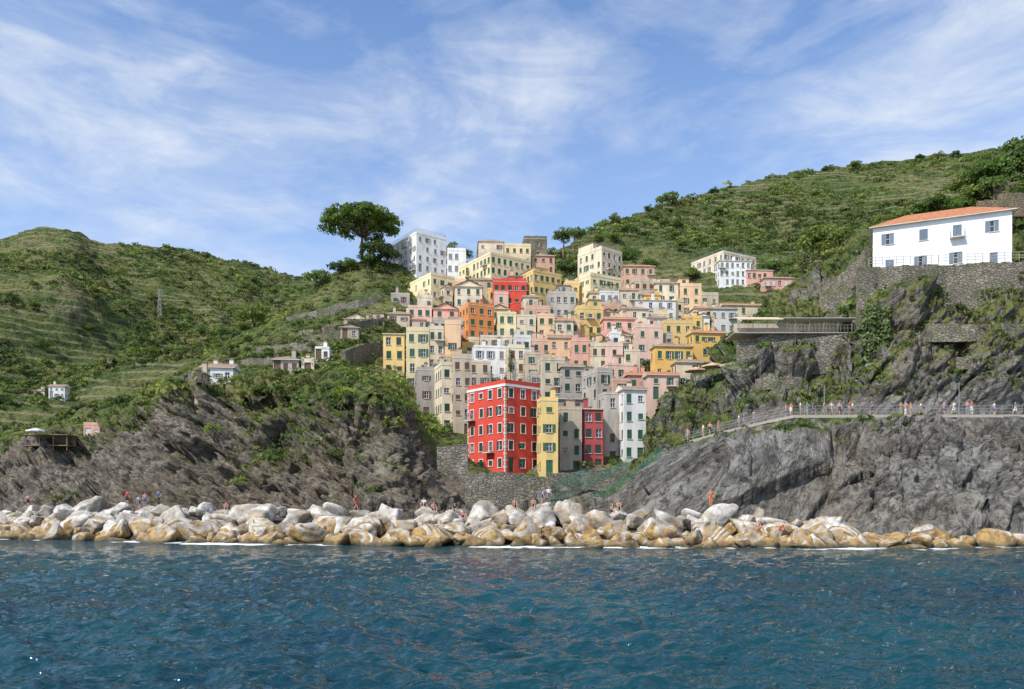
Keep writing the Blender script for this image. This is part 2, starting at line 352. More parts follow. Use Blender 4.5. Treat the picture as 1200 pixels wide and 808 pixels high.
sheet('headland_cliff',[
 [(640,YZ(-3,96),96),(800,YZ(-3,90),90),(1000,YZ(-3,85),85),(1120,YZ(-3,79),79),(1200,YZ(-3,80),80),(1600,YZ(-3,84),84)],
 [(640,604,99),(760,602,94),(900,602,91),(1000,608,89),(1120,615,84),(1200,608,85),(1600,606,88)],
 [(640,603,101),(700,596,100),(760,572,97),(850,548,96),(950,540,95),(1050,540,92),(1200,535,92),(1600,530,94)],
 [(640,602,103),(700,590,103),(750,562,103),(800,522,103),(850,508,102),(900,496,101),(930,490,100),(1200,489,99),(1600,488,98)],
 [(640,602,106),(700,592,107),(745,566,107),(770,540,107),(800,522,107),(850,509,106),(900,497,105),(930,491,104),(1200,490,103),(1600,489,102)],
 [(640,602,110),(700,596,110),(740,560,111),(755,500,112),(775,462,113),(830,466,114),(860,445,114),(880,408,114),(1000,398,113),(1012,365,109),(1200,356,107),(1600,350,105)],
 [(640,603,116),(700,600,116),(740,590,118),(780,480,120),(860,432,121),(900,390,122),(1000,384,122),(1012,YZ(36.9,111),111),(1200,YZ(36.9,109.5),109.5),(1600,YZ(36.9,108),108)],
 [(640,604,125),(740,600,125),(780,490,135),(860,410,140),(900,380,145),(960,330,150),(1012,YZ(36.9,130),130),(1200,YZ(36.9,126),126),(1600,YZ(36.9,126),126)],
 [(640,606,130),(740,604,130),(780,500,150),(860,390,165),(900,360,170),(960,305,160),(1020,270,150),(1100,250,148),(1150,225,146),(1200,195,146),(1600,130,146)],
 [(640,640,150),(740,620,150),(780,520,180),(860,420,200),(900,380,220),(960,330,220),(1200,230,220),(1600,160,220)]],
 640,1600,640,[10,52,64,8,56,10,10,24,10],RCM,rcd,rcv,'grey layered rock headland rising from the sea',3)
def pix_on(px,py,*srcs):
    o=Vector((0,0,H)); d=(W(px,py,100)-o).normalized(); best=None
    for s in srcs:
        h=SH[s]['bvh'].ray_cast(o,d)[0]
        if h and (best is None or h.y<best.y): best=h
    return best
# ---------------------------------------------------------------- sea
wl=np.array([(-200,110),(0,98),(200,86),(400,80),(500,77),(620,76),(850,74.5),(1100,74),(1200,78),(1600,82)])
def Dw(px): return float(np.interp(px,wl[:,0],wl[:,1]))
ys=np.concatenate([[598.25,598.6,599.2,600,601.5,603.5,606,609],np.arange(611,822,.7),[825,830,840,860,900,960,1060,1300]])
D=(H*F/(ys-HY))[::-1]; u=np.concatenate([[-4000,-2500,-1500,-900,-500,-350],np.arange(-200,1401,2.7),[1500,1700,2100,2700,3700,5200]])
Dg,Ug=np.meshgrid(D,u,indexing='ij'); X=(Ug-CX)/F*Dg; Z=np.zeros_like(X); sp=np.abs(np.gradient(D))[:,None]; sp=np.maximum(sp,2.7*Dg/F)
for k in range(90):
    lam=float(np.exp(rng.uniform(np.log(.30),np.log(3.0)))); a=rng.normal(-1.75,.8); kx,ky=math.cos(a)*2*math.pi/lam,math.sin(a)*2*math.pi/lam
    wd=np.clip(lam/(2.2*sp)-.7,0,1); ph=rng.uniform(0,6.28)
    th=kx*X+ky*Dg+ph+1.2*np.sin(.33*X+.27*Dg+k)+.6*np.sin(.9*X-.7*Dg+2*k); Z+=wd*lam**.95*.0135*((1-np.abs(np.sin(th/2)))*1.6-.6)
Pn=np.stack([X.ravel(),Dg.ravel(),Z.ravel()*0],-1); line=np.interp(Ug.ravel(),wl[:,0],wl[:,1]).reshape(Ug.shape)
fo=sstep(-7,-.3,(Dg-line)).ravel()*(.36+fbm(Pn*.10,2,71)*.8+fbm(Pn*.8,3,70)*.5)
fo*=1-sstep(1120,1250,Ug).ravel()*.4
V=np.stack([X,Dg,Z],-1).reshape(-1,3); R,K=X.shape; idx=np.arange(R*K).reshape(R,K)
Q=np.stack([idx[:-1,:-1],idx[:-1,1:],idx[1:,1:],idx[1:,:-1]],-1).reshape(-1,4)
SEA,nt,b=newmat('sea_water'); p=pos(nt)
base=ramp(nt,noise(nt,p,.05,3,.6),[(.35,(.002,.026,.045)),(.65,(.004,.052,.064))])
at=nt.nodes.new('ShaderNodeAttribute'); at.attribute_name='foam'
ff=ramp(nt,mth(nt,'MULTIPLY',at.outputs['Fac'],mth(nt,'ADD',noise(nt,p,2.2,5,.75),.5)),[(.26,0),(.46,1)])
nt.links.new(mix(nt,ff,base,(.8,.84,.84)),b.inputs['Base Color'])
nt.links.new(mth(nt,'ADD',mth(nt,'MULTIPLY',ff,.6),.035),b.inputs['Roughness']); b.inputs['IOR'].default_value=1.33
n1=noise(nt,mapping(nt,p,rot=(0,0,.25),scale=(.75,1.3,1)),3.4,3,.55,.4); n2=noise(nt,mapping(nt,p,rot=(0,0,-.2),scale=(.7,1.3,1)),1.1,3,.55,.3)
b1=bump(nt,None,n2,.45,.9); bump(nt,b,n1,.10,.85,prev=b1)
o=link(bpy.data.objects.new('sea',fastmesh('sea',V,Q,[SEA],True,foam=fo))); top(o,'choppy teal blue sea with foam along the rocks','sea',kind='structure')
# core mound
pxs=np.linspace(-200,1230,190); V=[];Q=[]
for i,px in enumerate(pxs):
    d0=Dw(px); hh=float(np.interp(px,[-200,700,880,1000,1120,1230],[2.8,2.6,2.0,1.0,.0,-1.2]))
    for dd,z in ((0,-3),(1.5,-.9),(5,hh*.3),(9,hh*.8),(16,hh),(24,hh-.5)):
        V.append(((px-CX)/F*(d0+dd),d0+dd,z+random.uniform(-.2,.2)))
for i in range(len(pxs)-1):
    for j in range(5): a=i*6+j; Q.append((a,a+6,a+7,a+1))
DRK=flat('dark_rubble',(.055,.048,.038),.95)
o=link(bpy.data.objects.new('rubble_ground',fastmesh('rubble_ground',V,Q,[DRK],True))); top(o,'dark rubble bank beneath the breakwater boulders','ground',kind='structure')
# ---------------------------------------------------------------- boulders
BM,nt,b=newmat('boulder_rock'); p=pos(nt); oi=nt.nodes.new('ShaderNodeObjectInfo').outputs['Random']
sz=nt.nodes.new('ShaderNodeSeparateXYZ'); nt.links.new(p,sz.inputs[0])
hn=noise(nt,p,.16,1,.5); oi=mth(nt,'FRACT',mth(nt,'ADD',oi,mth(nt,'MULTIPLY',hn,2.)))
white=ramp(nt,oi,[(0,(.68,.66,.62)),(.16,(.36,.33,.29)),(.30,(.74,.72,.68)),(.44,(.46,.36,.24)),(.58,(.26,.24,.21)),(.72,(.74,.71,.66)),(.86,(.44,.38,.30)),(1,(.60,.56,.50))])
col=mix(nt,ramp(nt,noise(nt,p,1.6,6,.7),[(.42,0),(.64,.8)]),white,(.25,.215,.17))
zt=mth(nt,'ADD',sz.outputs[2],mth(nt,'MULTIPLY',mth(nt,'SUBTRACT',noise(nt,p,.5,4),.5),5.))
zt=mth(nt,'ADD',zt,mth(nt,'MULTIPLY',mth(nt,'SUBTRACT',mth(nt,'FRACT',mth(nt,'MULTIPLY',oi,7.)),.5),2.8))
tan=mix(nt,ramp(nt,noise(nt,p,1.4,5),[(.4,0),(.6,1)]),(.44,.28,.10),(.18,.12,.055))
col=mix(nt,ramp(nt,mth(nt,'MULTIPLY',zt,.2),[(.20,1),(.40,0)]),col,tan)
col=mix(nt,ramp(nt,mth(nt,'ADD',sz.outputs[2],mth(nt,'MULTIPLY',noise(nt,p,1.,3),.8)),[(.45,1),(.95,0)]),col,(.06,.055,.03))
nt.links.new(col,b.inputs['Base Color']); b.inputs['Roughness'].default_value=.85
bump(nt,b,noise(nt,p,2.,6,.7),.25,1.)
def boulder(seed):
    r=np.random.default_rng(seed); bm=bmesh.new(); bmesh.ops.create_icosphere(bm,subdivisions=4,radius=1)
    V=np.array([v.co[:] for v in bm.verts]); nP=r.integers(8,12); n=r.normal(size=(nP,3)); n/=np.linalg.norm(n,axis=1,keepdims=True)
    hh=r.uniform(.52,.86,nP); dt=V@n.T; rr=np.where(dt>.05,hh/np.maximum(dt,.05),9)
    k=120.; rad=-np.log(np.exp(-k*np.minimum(rr,1.6)).sum(1)+math.exp(-k*1.26))/k
    P=V*rad[:,None]; P*=(1+.035*fbm(P*2.6+seed*9,4,seed)+.07*facet(P*1.4+seed*3,seed,1.,.6))[:,None]; P*=np.array([1.3,1.0,.82])
    for v,c in zip(bm.verts,P): v.co=c
    me=bpy.data.meshes.new('boulder'); bm.to_mesh(me); bm.free(); me.polygons.foreach_set('use_smooth',[True]*len(me.polygons)); me.materials.append(BM); return me
BMS=[boulder(i+3) for i in range(22)]
BL=[]
for r in range(6):
    px=-30+random.uniform(0,20)
    while px<1215:
        d0=Dw(px); D_=d0+.6+r*1.7+random.uniform(-.6,.6)
        hs=float(np.interp(px,[0,330,400,700,800,900,1000,1100,1215],[.94,.92,.84,.82,.78,.64,.42,.20,.06]))
        s=random.choice([.7,.9,1.05,1.2,1.45,1.8])*(.80+.20*hs)*1.10
        z=(-.2+r*.72)*hs+random.uniform(-.35,.3)
        if not (r>3 and px>1000) and not (r>1 and px>1120):
            BL.append(((px-CX)/F*D_,D_,z,s,'yellow-brown stained boulder at the waterline' if z<1.2 else 'pale weathered boulder stacked on the breakwater'))
        px+=(s*1.95)*F/D_*random.uniform(.85,1.18)
for px,dd in ((505,-3.5),(1060,-2.2),(40,-2),(330,-2),(690,-2.5)):
    D_=Dw(px)+dd; BL.append(((px-CX)/F*D_,D_,-.25,.95,'low wet boulder awash in the sea'))
BL.sort(key=lambda t:-t[3]/t[1]-(9 if 'awash' in t[4] else 0))
bvV=[];bvF=[]; sV=[];sF=[]
for k_,(x,y,z,s,lab) in enumerate(BL):
    me=random.choice(BMS); M=Matrix.LocRotScale(Vector((x,y,z)),Matrix.Rotation(random.uniform(0,6.28),3,'Z')@Matrix.Rotation(random.uniform(-.55,.55),3,'Y')@Matrix.Rotation(random.choice([0,math.pi])+random.uniform(-.55,.55),3,'X'),Vector((s*random.uniform(.85,1.35),s*random.uniform(.8,1.1),s*random.uniform(.8,1.1))))
    k=len(bvV); vv=[tuple(M@v.co) for v in me.vertices]; ff_=[tuple(p.vertices) for p in me.polygons]
    bvV.extend(vv); bvF.extend([tuple(k+i for i in f) for f in ff_])
    if k_<298:
        o=bpy.data.objects.new('boulder',me); o.matrix_world=M; link(o); top(o,lab,'boulder','boulders of the breakwater')
    else:
        k=len(sV); sV.extend(vv); sF.extend([tuple(k+i for i in f) for f in ff_])
if sV:
    o=link(bpy.data.objects.new('small_rocks',fastmesh('small_rocks',sV,sF,[BM],True))); top(o,'smaller rocks filling gaps of the breakwater','rocks',kind='stuff')
BB=BVHTree.FromPolygons(bvV,bvF)
# ---------------------------------------------------------------- foliage
def leafcloud(C,R,n,ls,tint,flatten=.7):
    C=np.asarray(C);R=np.asarray(R);tint=np.asarray(tint);M=len(C)
    u=rng.normal(size=(M,n,3)); u/=np.linalg.norm(u,axis=-1,keepdims=True); u[...,2]=np.where(u[...,2]<-.3,-u[...,2],u[...,2])
    rad=.6+.45*rng.random((M,n,1))**.6
    lump=1+.25*np.sin(u[...,0:1]*5+C[:,None,0:1])*np.cos(u[...,1:2]*4+C[:,None,1:2]*3)
    P=C[:,None,:]+u*R[:,None,:]*rad*lump
    nn=u*1.+rng.normal(size=u.shape)*.45; nn/=np.linalg.norm(nn,axis=-1,keepdims=True)
    t=np.cross(nn,rng.normal(size=u.shape)); t/=np.linalg.norm(t,axis=-1,keepdims=True); b_=np.cross(nn,t)
    L=(R.mean(1)*ls)[:,None,None]*rng.uniform(.6,1.3,(M,n,1))
    V=np.stack([P-t*L*.5,P+b_*L*flatten*.6,P+t*L*.5,P-b_*L*flatten*.6],2).reshape(-1,3)
    tn=tint[:,None,:]*rng.uniform(.65,1.35,(M,n,1)); tn=np.repeat(tn.reshape(-1,3),4,0)
    Q=np.arange(len(V)).reshape(-1,4); return V,Q,tn
PAL=np.array([(.085,.135,.03),(.06,.095,.025),(.12,.165,.035),(.15,.17,.05),(.045,.07,.02),(.12,.125,.05)])
def scatter(name,src,num,rmin,rmax,leaves,ls,cond,label,br=1.):
    S=SH[src]; P=S['P']; a=np.linalg.norm(np.cross(P[1:,:-1]-P[:-1,:-1],P[:-1,1:]-P[:-1,:-1]),axis=-1)
    PXc=S['PX'][:-1,:-1]; m=cond(P[:-1,:-1],S['T'][:-1,:-1],PXc,S['veg'][:-1,:-1],S['n'][:-1,:-1])
    wgt=(a*m/np.maximum(P[:-1,:-1,1],50)).ravel(); wgt/=wgt.sum(); ii=rng.choice(len(wgt),num,p=wgt)
    i,j=np.unravel_index(ii,a.shape); t=rng.random((num,1)); s=rng.random((num,1))
    C=P[i,j]+(P[i+1,j]-P[i,j])*t+(P[i,j+1]-P[i,j])*s
    r=rng.uniform(rmin,rmax,num)*(1+.9*(rng.random(num)>.94)); R=np.stack([r*rng.uniform(.9,1.4,num),r*rng.uniform(.9,1.4,num),r*rng.uniform(.5,.85,num)],-1)
    tint=PAL[rng.integers(0,len(PAL),num)]*rng.uniform(.8,1.2,(num,1))*br; k=fbm(C*.03,3,90)[:,None]; tint=tint*(1+.45*k)
    V,Q,tn=leafcloud(C+np.array([0,0,.1])*r[:,None],R,leaves,ls,tint)
    o=link(bpy.data.objects.new(name,fastmesh(name,V,Q,[LEAF],False,tint=tn))); top(o,label,'shrubs',kind='stuff')
scatter('hillside_shrubs','far_hill',7500,.6,1.9,30,.62,lambda P,T,X,v,n:(X<430)*(T<3.1)*(T>.8)*(X>-220)*(fbm(P.reshape(-1,3)*.03,3,5).reshape(X.shape)>-.1),'dense green shrubs covering the far hill',1.2)
scatter('hillside_shrubs','back_hill',6500,.5,1.5,30,.62,lambda P,T,X,v,n:(X<1300)*(T<3.1)*(T>.7)*(fbm(P.reshape(-1,3)*.035,3,6).reshape(X.shape)>-.15),'dense green shrubs covering the back hill',1.2)
scatter('slope_shrubs','coastal_cliff',3800,.22,.95,50,.46,lambda P,T,X,v,n:(X<485)*(X>-120)*(T>1.1)*(T<6.2)*(v>.5),'low green shrubs on the coastal slope',1.25)
scatter('village_greenery','coastal_cliff',420,.9,2.,70,.38,lambda P,T,X,v,n:(X>440)*(X<880)*(T>3.1)*(T<6.2)*1.,'garden shrubs growing between the village houses',1.2)
scatter('cliff_shrubs','headland_cliff',1900,.22,.9,50,.46,lambda P,T,X,v,n:(X<1330)*(X>740)*(v>.42)*(T>2.2)*((T<3)|(T>4.1))*(T<8.3)*np.where((X>1010)&(T>5.7)&(T<7.2),0,1),'green shrubs clinging to the headland rock',1.25)
# ---------------------------------------------------------------- trees
def trunkmesh(h,r,limbs,seed,lean=.1):
    rd_=random.Random(seed); mb=MB(); pts=[Vector((0,0,-1.5))]; n=5
    for k in range(n): pts.append(Vector((lean*h*(k+1)/n*rd_.uniform(.5,1.2),rd_.uniform(-.1,.1),h*(k+1)/n)))
    for k in range(n): mb.beam(pts[k],pts[k+1],r*(1-.12*k),0,r*(1-.12*(k+1)),8)
    for L in limbs: mb.beam(pts[-1]-Vector((0,0,h*.12)),L,r*.4,0,r*.12,6)
    return mb.mesh('trunk',[BARK],True),pts[-1]
def crownmesh(C,R,n,ls,tint):
    V,Q,tn=leafcloud(np.array(C),np.array(R),n,ls,np.array(tint)); return fastmesh('crown',V,Q,[LEAF],False,tint=tn)
def tree_template(kind,seed):
    r=random.Random(seed); C=[];R=[];T=[];limbs=[]
    if kind=='pine':
        h=3.6
        for k in range(190):
            a=r.uniform(0,6.28); q=math.sqrt(r.random())*9.6; topz=6.2+3.6*math.sqrt(max(0,1-(q/10.2)**2)); z=r.uniform(max(4.9,topz-3.4),topz); C.append((q*math.cos(a),q*math.sin(a),z))
            s=r.uniform(.9,1.5); R.append((s*1.2,s*1.2,s*.75)); t=r.choice([(.10,.17,.03),(.14,.21,.04),(.075,.12,.025)]); T.append(t)
            if k%14==0: limbs.append(Vector(C[-1])-Vector((0,0,.4)))
        tm,_=trunkmesh(h,.5,limbs,seed,.05); return tm,crownmesh(C,R,120,.36,T)
    if kind=='cypress':
        for k in range(9): C.append((r.uniform(-.15,.15),r.uniform(-.15,.15),1.2+k*.8)); s=.9-abs(k-3)*.09; R.append((s,s,.8)); T.append((.045,.08,.025))
        tm,_=trunkmesh(2,.15,[],seed,0); return tm,crownmesh(C,R,90,.35,T)
    h=2.6
    base=r.choice([(.10,.16,.035),(.07,.115,.03),(.13,.175,.04)])
    for k in range(20):
        a=r.uniform(0,6.28); q=math.sqrt(r.random())*1.9; z=h+.3+r.uniform(0,2.4)*(1-q/3); C.append((q*math.cos(a),q*math.sin(a),z)); s=r.uniform(.6,1.05); R.append((s,s,s*.8))
        f=r.uniform(.7,1.3); T.append(tuple(x*f for x in base))
        if k%4==0: limbs.append(Vector(C[-1]))
    tm,_=trunkmesh(h,.2,limbs,seed); return tm,crownmesh(C,R,80,.40,T)
TT={'pine':[tree_template('pine',1)],'cypress':[tree_template('cypress',2)],'round':[tree_template('round',s) for s in (3,4,5,6,7)]}
def tree(kind,loc,s,label,group=None,sz_=1.):
    tm,cm=random.choice(TT[kind]); nm={'pine':'umbrella_pine','cypress':'cypress_tree','round':'broadleaf_tree'}[kind]
    e=empty(nm,loc,random.uniform(0,6.28)); e.scale=(s,s,s*sz_); top(e,label,'tree',group); obj('trunk',tm,e); obj('crown',cm,e); return e
p=W(424,300,207); ptop=W(424,246,207).z
tree('pine',(p.x,p.y,ptop-10.3),1.0,'large umbrella pine with spreading green crown on the ridge')
for px,py,D_,s,k in ((372,312,204,1.5,'round'),(396,302,206,1.1,'round'),(442,277,206,1.8,'round'),(455,284,206,1.4,'round'),(430,290,205,1.3,'round'),(410,300,205,1.1,'round'),(296,352,210,2.0,'round'),(528,283,222,1.3,'round'),(545,290,222,1.,'round'),
   (660,265,268,1.6,'round'),(672,262,300,1.8,'round'),(783,222,380,2.4,'round'),(645,290,240,1.3,'round'),(665,300,240,1.6,'round'),(405,402,150,1.0,'round'),(430,385,165,1.,'round'),
   (548,315,200,.9,'cypress'),(640,330,196,1.1,'round'),(655,352,188,1.,'round'),(810,312,240,1.2,'round'),(900,300,250,1.5,'round'),(925,300,250,1.4,'round'),(870,345,232,1.2,'round'),
   (760,300,262,1.5,'round'),(735,290,270,1.6,'round'),(600,372,168,.7,'cypress'),(668,340,190,.9,'round'),(860,335,235,1.,'round'),(940,320,240,1.3,'round'),(442,330,196,1.2,'round'),(425,345,190,1.,'round'),
   (620,352,186,.8,'round'),(700,388,166,.7,'round'),(760,375,176,.8,'round'),(598,410,150,.6,'cypress'),(880,368,200,1.,'round'),(905,350,215,1.3,'round')):
    tp=W(px,py,D_); tree(k,(tp.x,tp.y,tp.z-(5.6 if k=='round' else 8.2)*s),s,'leafy green tree standing among the terraces','trees around the village')
for px,py,D_,s in ((965,258,165,2.0),(985,266,160,2.2),(1003,276,155,1.8),(950,268,170,1.5),(1150,186,146,1.6),(1168,172,146,1.9),(1188,160,146,2.1),(1205,157,146,2.2),(1130,200,148,1.3),(1178,192,143,1.5),(1010,262,165,1.5),(1035,248,155,1.2),(1200,184,144,1.6),(1225,160,146,2.),
   (1160,205,142,1.6),(1140,212,142,1.5),(1195,205,140,1.6),(1100,222,146,1.3),(1080,232,148,1.2),(1060,240,150,1.2),(1120,225,142,1.2),(1215,205,138,1.8)):
    tp=W(px,py,D_); tree('round',(tp.x,tp.y,tp.z-5.6*s),s,'dense dark green tree above the white villa','trees on the headland slope')
for px,py,src in ((50,270,0),(62,268,0),(72,271,0),(88,272,0),(24,276,0),(290,306,0),(300,309,0),(905,204,1),(935,200,1),(1003,188,1),(1100,178,1),(1120,176,1),(850,218,1),(835,222,1),(1078,180,1),(970,194,1)):
    D_=505 if src==0 else 440
    if px>200 and src==0: D_=590
    s=random.uniform(1.1,2.); tp=W(px,py,D_); tree('round',(tp.x,tp.y,tp.z-5.2*s),s,'distant tree on the ridge line','trees along the ridge')
for k in range(80):
    src=random.choice(['far_hill','coastal_cliff','back_hill'])
    px,py={'far_hill':(random.uniform(5,330),random.uniform(330,440)),'coastal_cliff':(random.uniform(150,420),random.uniform(400,470)),'back_hill':(random.uniform(700,980),random.uniform(230,300))}[src]
    h=pix_on(px,py,src)
    if h is None: continue
    s={'far_hill':random.uniform(.7,1.5),'coastal_cliff':random.uniform(.25,.5),'back_hill':random.uniform(.6,1.3)}[src]
    tree('round',h-Vector((0,0,1.3*s)),s,'round leafy tree on the scrubby hillside','trees on the hillside')
pc=[]
for q in range(80):
    yy=random.uniform(362,450); hw=10+22*(yy-362)/88; pc.append(W(1028+random.uniform(-hw,hw),yy,107.6)[:])
V,Q,tn=leafcloud(pc,np.full((80,3),.7),40,.50,np.array([(.17,.23,.09)]*80)*np.random.default_rng(3).uniform(.6,1.2,(80,1)),1.2)
o=link(bpy.data.objects.new('prickly_pear',fastmesh('prickly_pear',V,Q,[LEAF],False,tint=tn))); top(o,'tall prickly pear cactus clump growing up the cliff','cactus')
# ---------------------------------------------------------------- windows
SHUT={'green':(.04,.13,.075),'dark green':(.025,.07,.05),'brown':(.15,.08,.045),'grey':(.25,.27,.28),'blue-grey':(.14,.19,.26),'white':(.7,.7,.68)}
SM={k:flat('shutter_'+k.replace(' ','_').replace('-','_'),v,.6) for k,v in SHUT.items()}
TRIM=plaster((.62,.56,.46),.6); _wc={}
def winmesh(sh,style,w=1.,h=1.5,tr=None):
    k=(sh,style,w,h,tr)
    if k in _wc: return _wc[k]
    mb=MB(); hw=w/2
    mb.box(-hw+.003,.17,.003,hw-.003,.19,h-.003,0)
    if style!=1:
        for a in (-hw+.003,hw-.053): mb.box(a,.12,.003,a+.05,.168,h-.003,1)
        mb.box(-.025,.12,.003,.025,.168,h-.003,1); mb.box(-hw+.05,.12,h-.055,hw-.05,.168,h-.003,1); mb.box(-hw+.05,.12,h*.5,hw-.05,.166,h*.5+.04,1)
    if style==1:
        for a in (-hw+.01,.01):
            mb.box(a,.06,.01,a+hw-.02,.10,h-.01,2)
            for q in range(7): mb.box(a+.06,.035,.12+q*(h-.2)/7,a+hw-.08,.058,.12+q*(h-.2)/7+.09,2)
    if style==2:
        for a in (-w-.02,hw+.02): mb.box(a,-.06,0,a+hw,-.015,h,2)
    if style==3:
        mb.box(-w-.02,-.06,0,-hw-.02,-.015,h,2); mb.box(.01,.06,.01,hw-.01,.10,h-.01,2)
    mb.box(-hw-.1,-.12,-.09,hw+.1,-.004,-.004,3)
    if tr:
        mb.box(-hw-.10,-.05,h+.004,hw+.10,-.004,h+.11,3)
        if style!=2:
            mb.box(-hw-.10,-.04,-.003,-hw-.01,-.004,h,3); mb.box(hw+.01,-.04,-.003,hw+.10,-.004,h,3)
    me=mb.mesh('window',[GLASS,WHITE,SM[sh],WHITE if tr=='w' else TRIM]); _wc[k]=me; return me
def doormesh(sh):
    k=('door',sh)
    if k in _wc: return _wc[k]
    mb=MB(); mb.box(-.497,.12,.003,.497,.18,2.197,0)
    for z in (.2,1.2): mb.box(-.38,.095,z,-.05,.118,z+.8,0); mb.box(.05,.095,z,.38,.118,z+.8,0)
    me=mb.mesh('door',[SM[sh]]); mh=MB(); mh.box(.36,.05,.98,.42,.09,1.1,0); _wc[k]=(me,mh.mesh('handle',[METAL])); return _wc[k]
def railing_mb(mb,pts,h=1.,step=.5,m=0,mid=2,pr=.03):
    for a,b in zip(pts[:-1],pts[1:]):
        a=Vector(a);b=Vector(b);L=(b-a).length
        for q in range(mid+1):
            z=h*(1-q/(mid+1)); mb.beam(a+Vector((0,0,z)),b+Vector((0,0,z)),pr,m)
        n=max(1,int(L/step))
        for k in range(n+1): pp=a+(b-a)*k/n; mb.beam(pp,pp+Vector((0,0,h)),pr,m)
CLOTHM=[flat('awning_cloth',c,.9) for c in ((.60,.30,.12),(.62,.58,.48),(.10,.28,.18),(.55,.12,.08))]
# ---------------------------------------------------------------- houses
def Dy(yb): return 121+(552-yb)*.36
def solve(P,dx,dy,px):
    t=(px-CX)/F; den=dx-t*dy; return (t*P.y-P.x)/den if abs(den)>1e-6 else 5
def house(xl,xm,xr,yt,yb,th,colname,col,sh='green',roof='flat',D=None,base=6.,skip=.08,fl=2.65,name='house',label=None,wm=None,trim=None,balc=None,cols=None,style=None,dflt=9.,tile=None,dirt=.55,ww=None,wh=None,rail=None,rcol=None,pitch=.24,room=None,pitchw=None,eave=.3):
    D=D or Dy(yb); th=math.radians(th); c,s=math.cos(th),math.sin(th); P=W(xm,yb,D)
    ww=ww or random.choice([.75,.8,.9]); wh=wh or random.choice([1.2,1.3,1.45]); pitchw=pitchw or random.choice([1.7,1.9,2.1,2.4])
    if balc is None: balc=random.choice([0,0,1,1,2])
    if th>=0:
        w=solve(P,c,s,xr); d=solve(P,-s,c,xl) if xl<xm-1 else dflt; P0=P
    else:
        w=-solve(P,c,s,xl); d=solve(P,-s,c,xr) if xr>xm+1 else dflt; P0=P-Vector((c*w,s*w,0))
    w=abs(w); d=max(min(abs(d),22),3.5)
    h=(yb-yt)*D/F; e=base; root=empty(name,(P0.x,P0.y,P0.z),th)
    lab=label or f"{colname} plastered {'tower ' if h>11 and w<8 else ''}house with {sh} shutters on the hillside"
    top(root,lab,'house','houses of the hillside village'); mat=wm or plaster(col,dirt)
    mb=MB(); wins=[]
    def face(O,a,L,windows,ang,door=False):
        O=Vector(O);a=Vector(a); n=Vector((a.y,-a.x,0)); rects=[]
        if windows:
            nf=max(1,int(round(h/fl))); fh=h/nf; nc=cols if (cols and ang==0) else max(1,int(round(L/pitchw)))
            if L<1.4: nc=0
            dc=random.randrange(nc) if nc and door else -1
            for r in range(nf):
                for q in range(nc):
                    if r==0 and q==dc: rects.append(((q+.5)*L/nc-.5,0,(q+.5)*L/nc+.5,2.2,'d')); continue
                    if random.random()<skip: continue
                    uc=(q+.5)*L/nc+random.uniform(-.08,.08); hh=min(wh if random.random()<.85 else wh*.6,fh*.62)
                    if uc-ww/2<.15 or uc+ww/2>L-.15: continue
                    if r==0 and dc>=0 and abs(uc-(dc+.5)*L/nc)<.5+ww/2+.1: continue
                    z0=r*fh+(fh-hh)*.55; rects.append((uc-ww/2,z0,uc+ww/2,z0+hh,'w'))
        us=sorted({0,L}|{r[0] for r in rects}|{r[2] for r in rects}); zs=sorted({-e,h}|{r[1] for r in rects}|{r[3] for r in rects})
        for i in range(len(us)-1):
            for j in range(len(zs)-1):
                uc=(us[i]+us[i+1])/2; zc=(zs[j]+zs[j+1])/2
                if us[i+1]-us[i]<1e-5 or zs[j+1]-zs[j]<1e-5: continue
                if any(r[0]<uc<r[2] and r[1]<zc<r[3] for r in rects): continue
                A=O+a*us[i];B=O+a*us[i+1]; z0,z1=zs[j],zs[j+1]
                mb.quad((A.x,A.y,z0),(B.x,B.y,z0),(B.x,B.y,z1),(A.x,A.y,z1))
        for r in rects:
            A=O+a*r[0];B=O+a*r[2];q=-n*.2;z0,z1=r[1],r[3]
            mb.quad((A.x,A.y,z0),(A.x,A.y,z1),(A.x+q.x,A.y+q.y,z1),(A.x+q.x,A.y+q.y,z0)); mb.quad((B.x,B.y,z1),(B.x,B.y,z0),(B.x+q.x,B.y+q.y,z0),(B.x+q.x,B.y+q.y,z1))
            mb.quad((A.x,A.y,z1),(B.x,B.y,z1),(B.x+q.x,B.y+q.y,z1),(A.x+q.x,A.y+q.y,z1)); mb.quad((B.x,B.y,z0),(A.x,A.y,z0),(A.x+q.x,A.y+q.y,z0),(B.x+q.x,B.y+q.y,z0))
            C=O+a*((r[0]+r[2])/2)
            if r[4]=='d':
                dm,hm=doormesh(sh); do=obj('door',dm,root,(C.x,C.y,0),ang); obj('handle',hm,do)
            else:
                st=style if isinstance(style,int) else random.choice(style or [1,1,1,2,3,0])
                if (r[0]<.6 or r[2]>L-.6 or L/max(nc,1)<2*ww+.1) and st in(2,3): st=1
                obj('window',winmesh(sh,st,ww,round(r[3]-r[1],2),trim),root,(C.x,C.y,z0),ang); wins.append((C,n,a,z0,ang))
    face((0,0,0),(1,0,0),w,True,0,door=True)
    leftv = th>0.02; rightv = th<-0.02 or (P0.x+w<0)
    face((0,d,0),(0,-1,0),d,leftv or P0.x>10,-math.pi/2); face((w,0,0),(0,1,0),d,rightv,math.pi/2); face((w,d,0),(-1,0,0),w,False,math.pi)
    obj('wall',mb.mesh('wall',[mat]),root)
    mr=MB(); tl=tile or TILE; t=.2;ph=random.uniform(.35,.85)
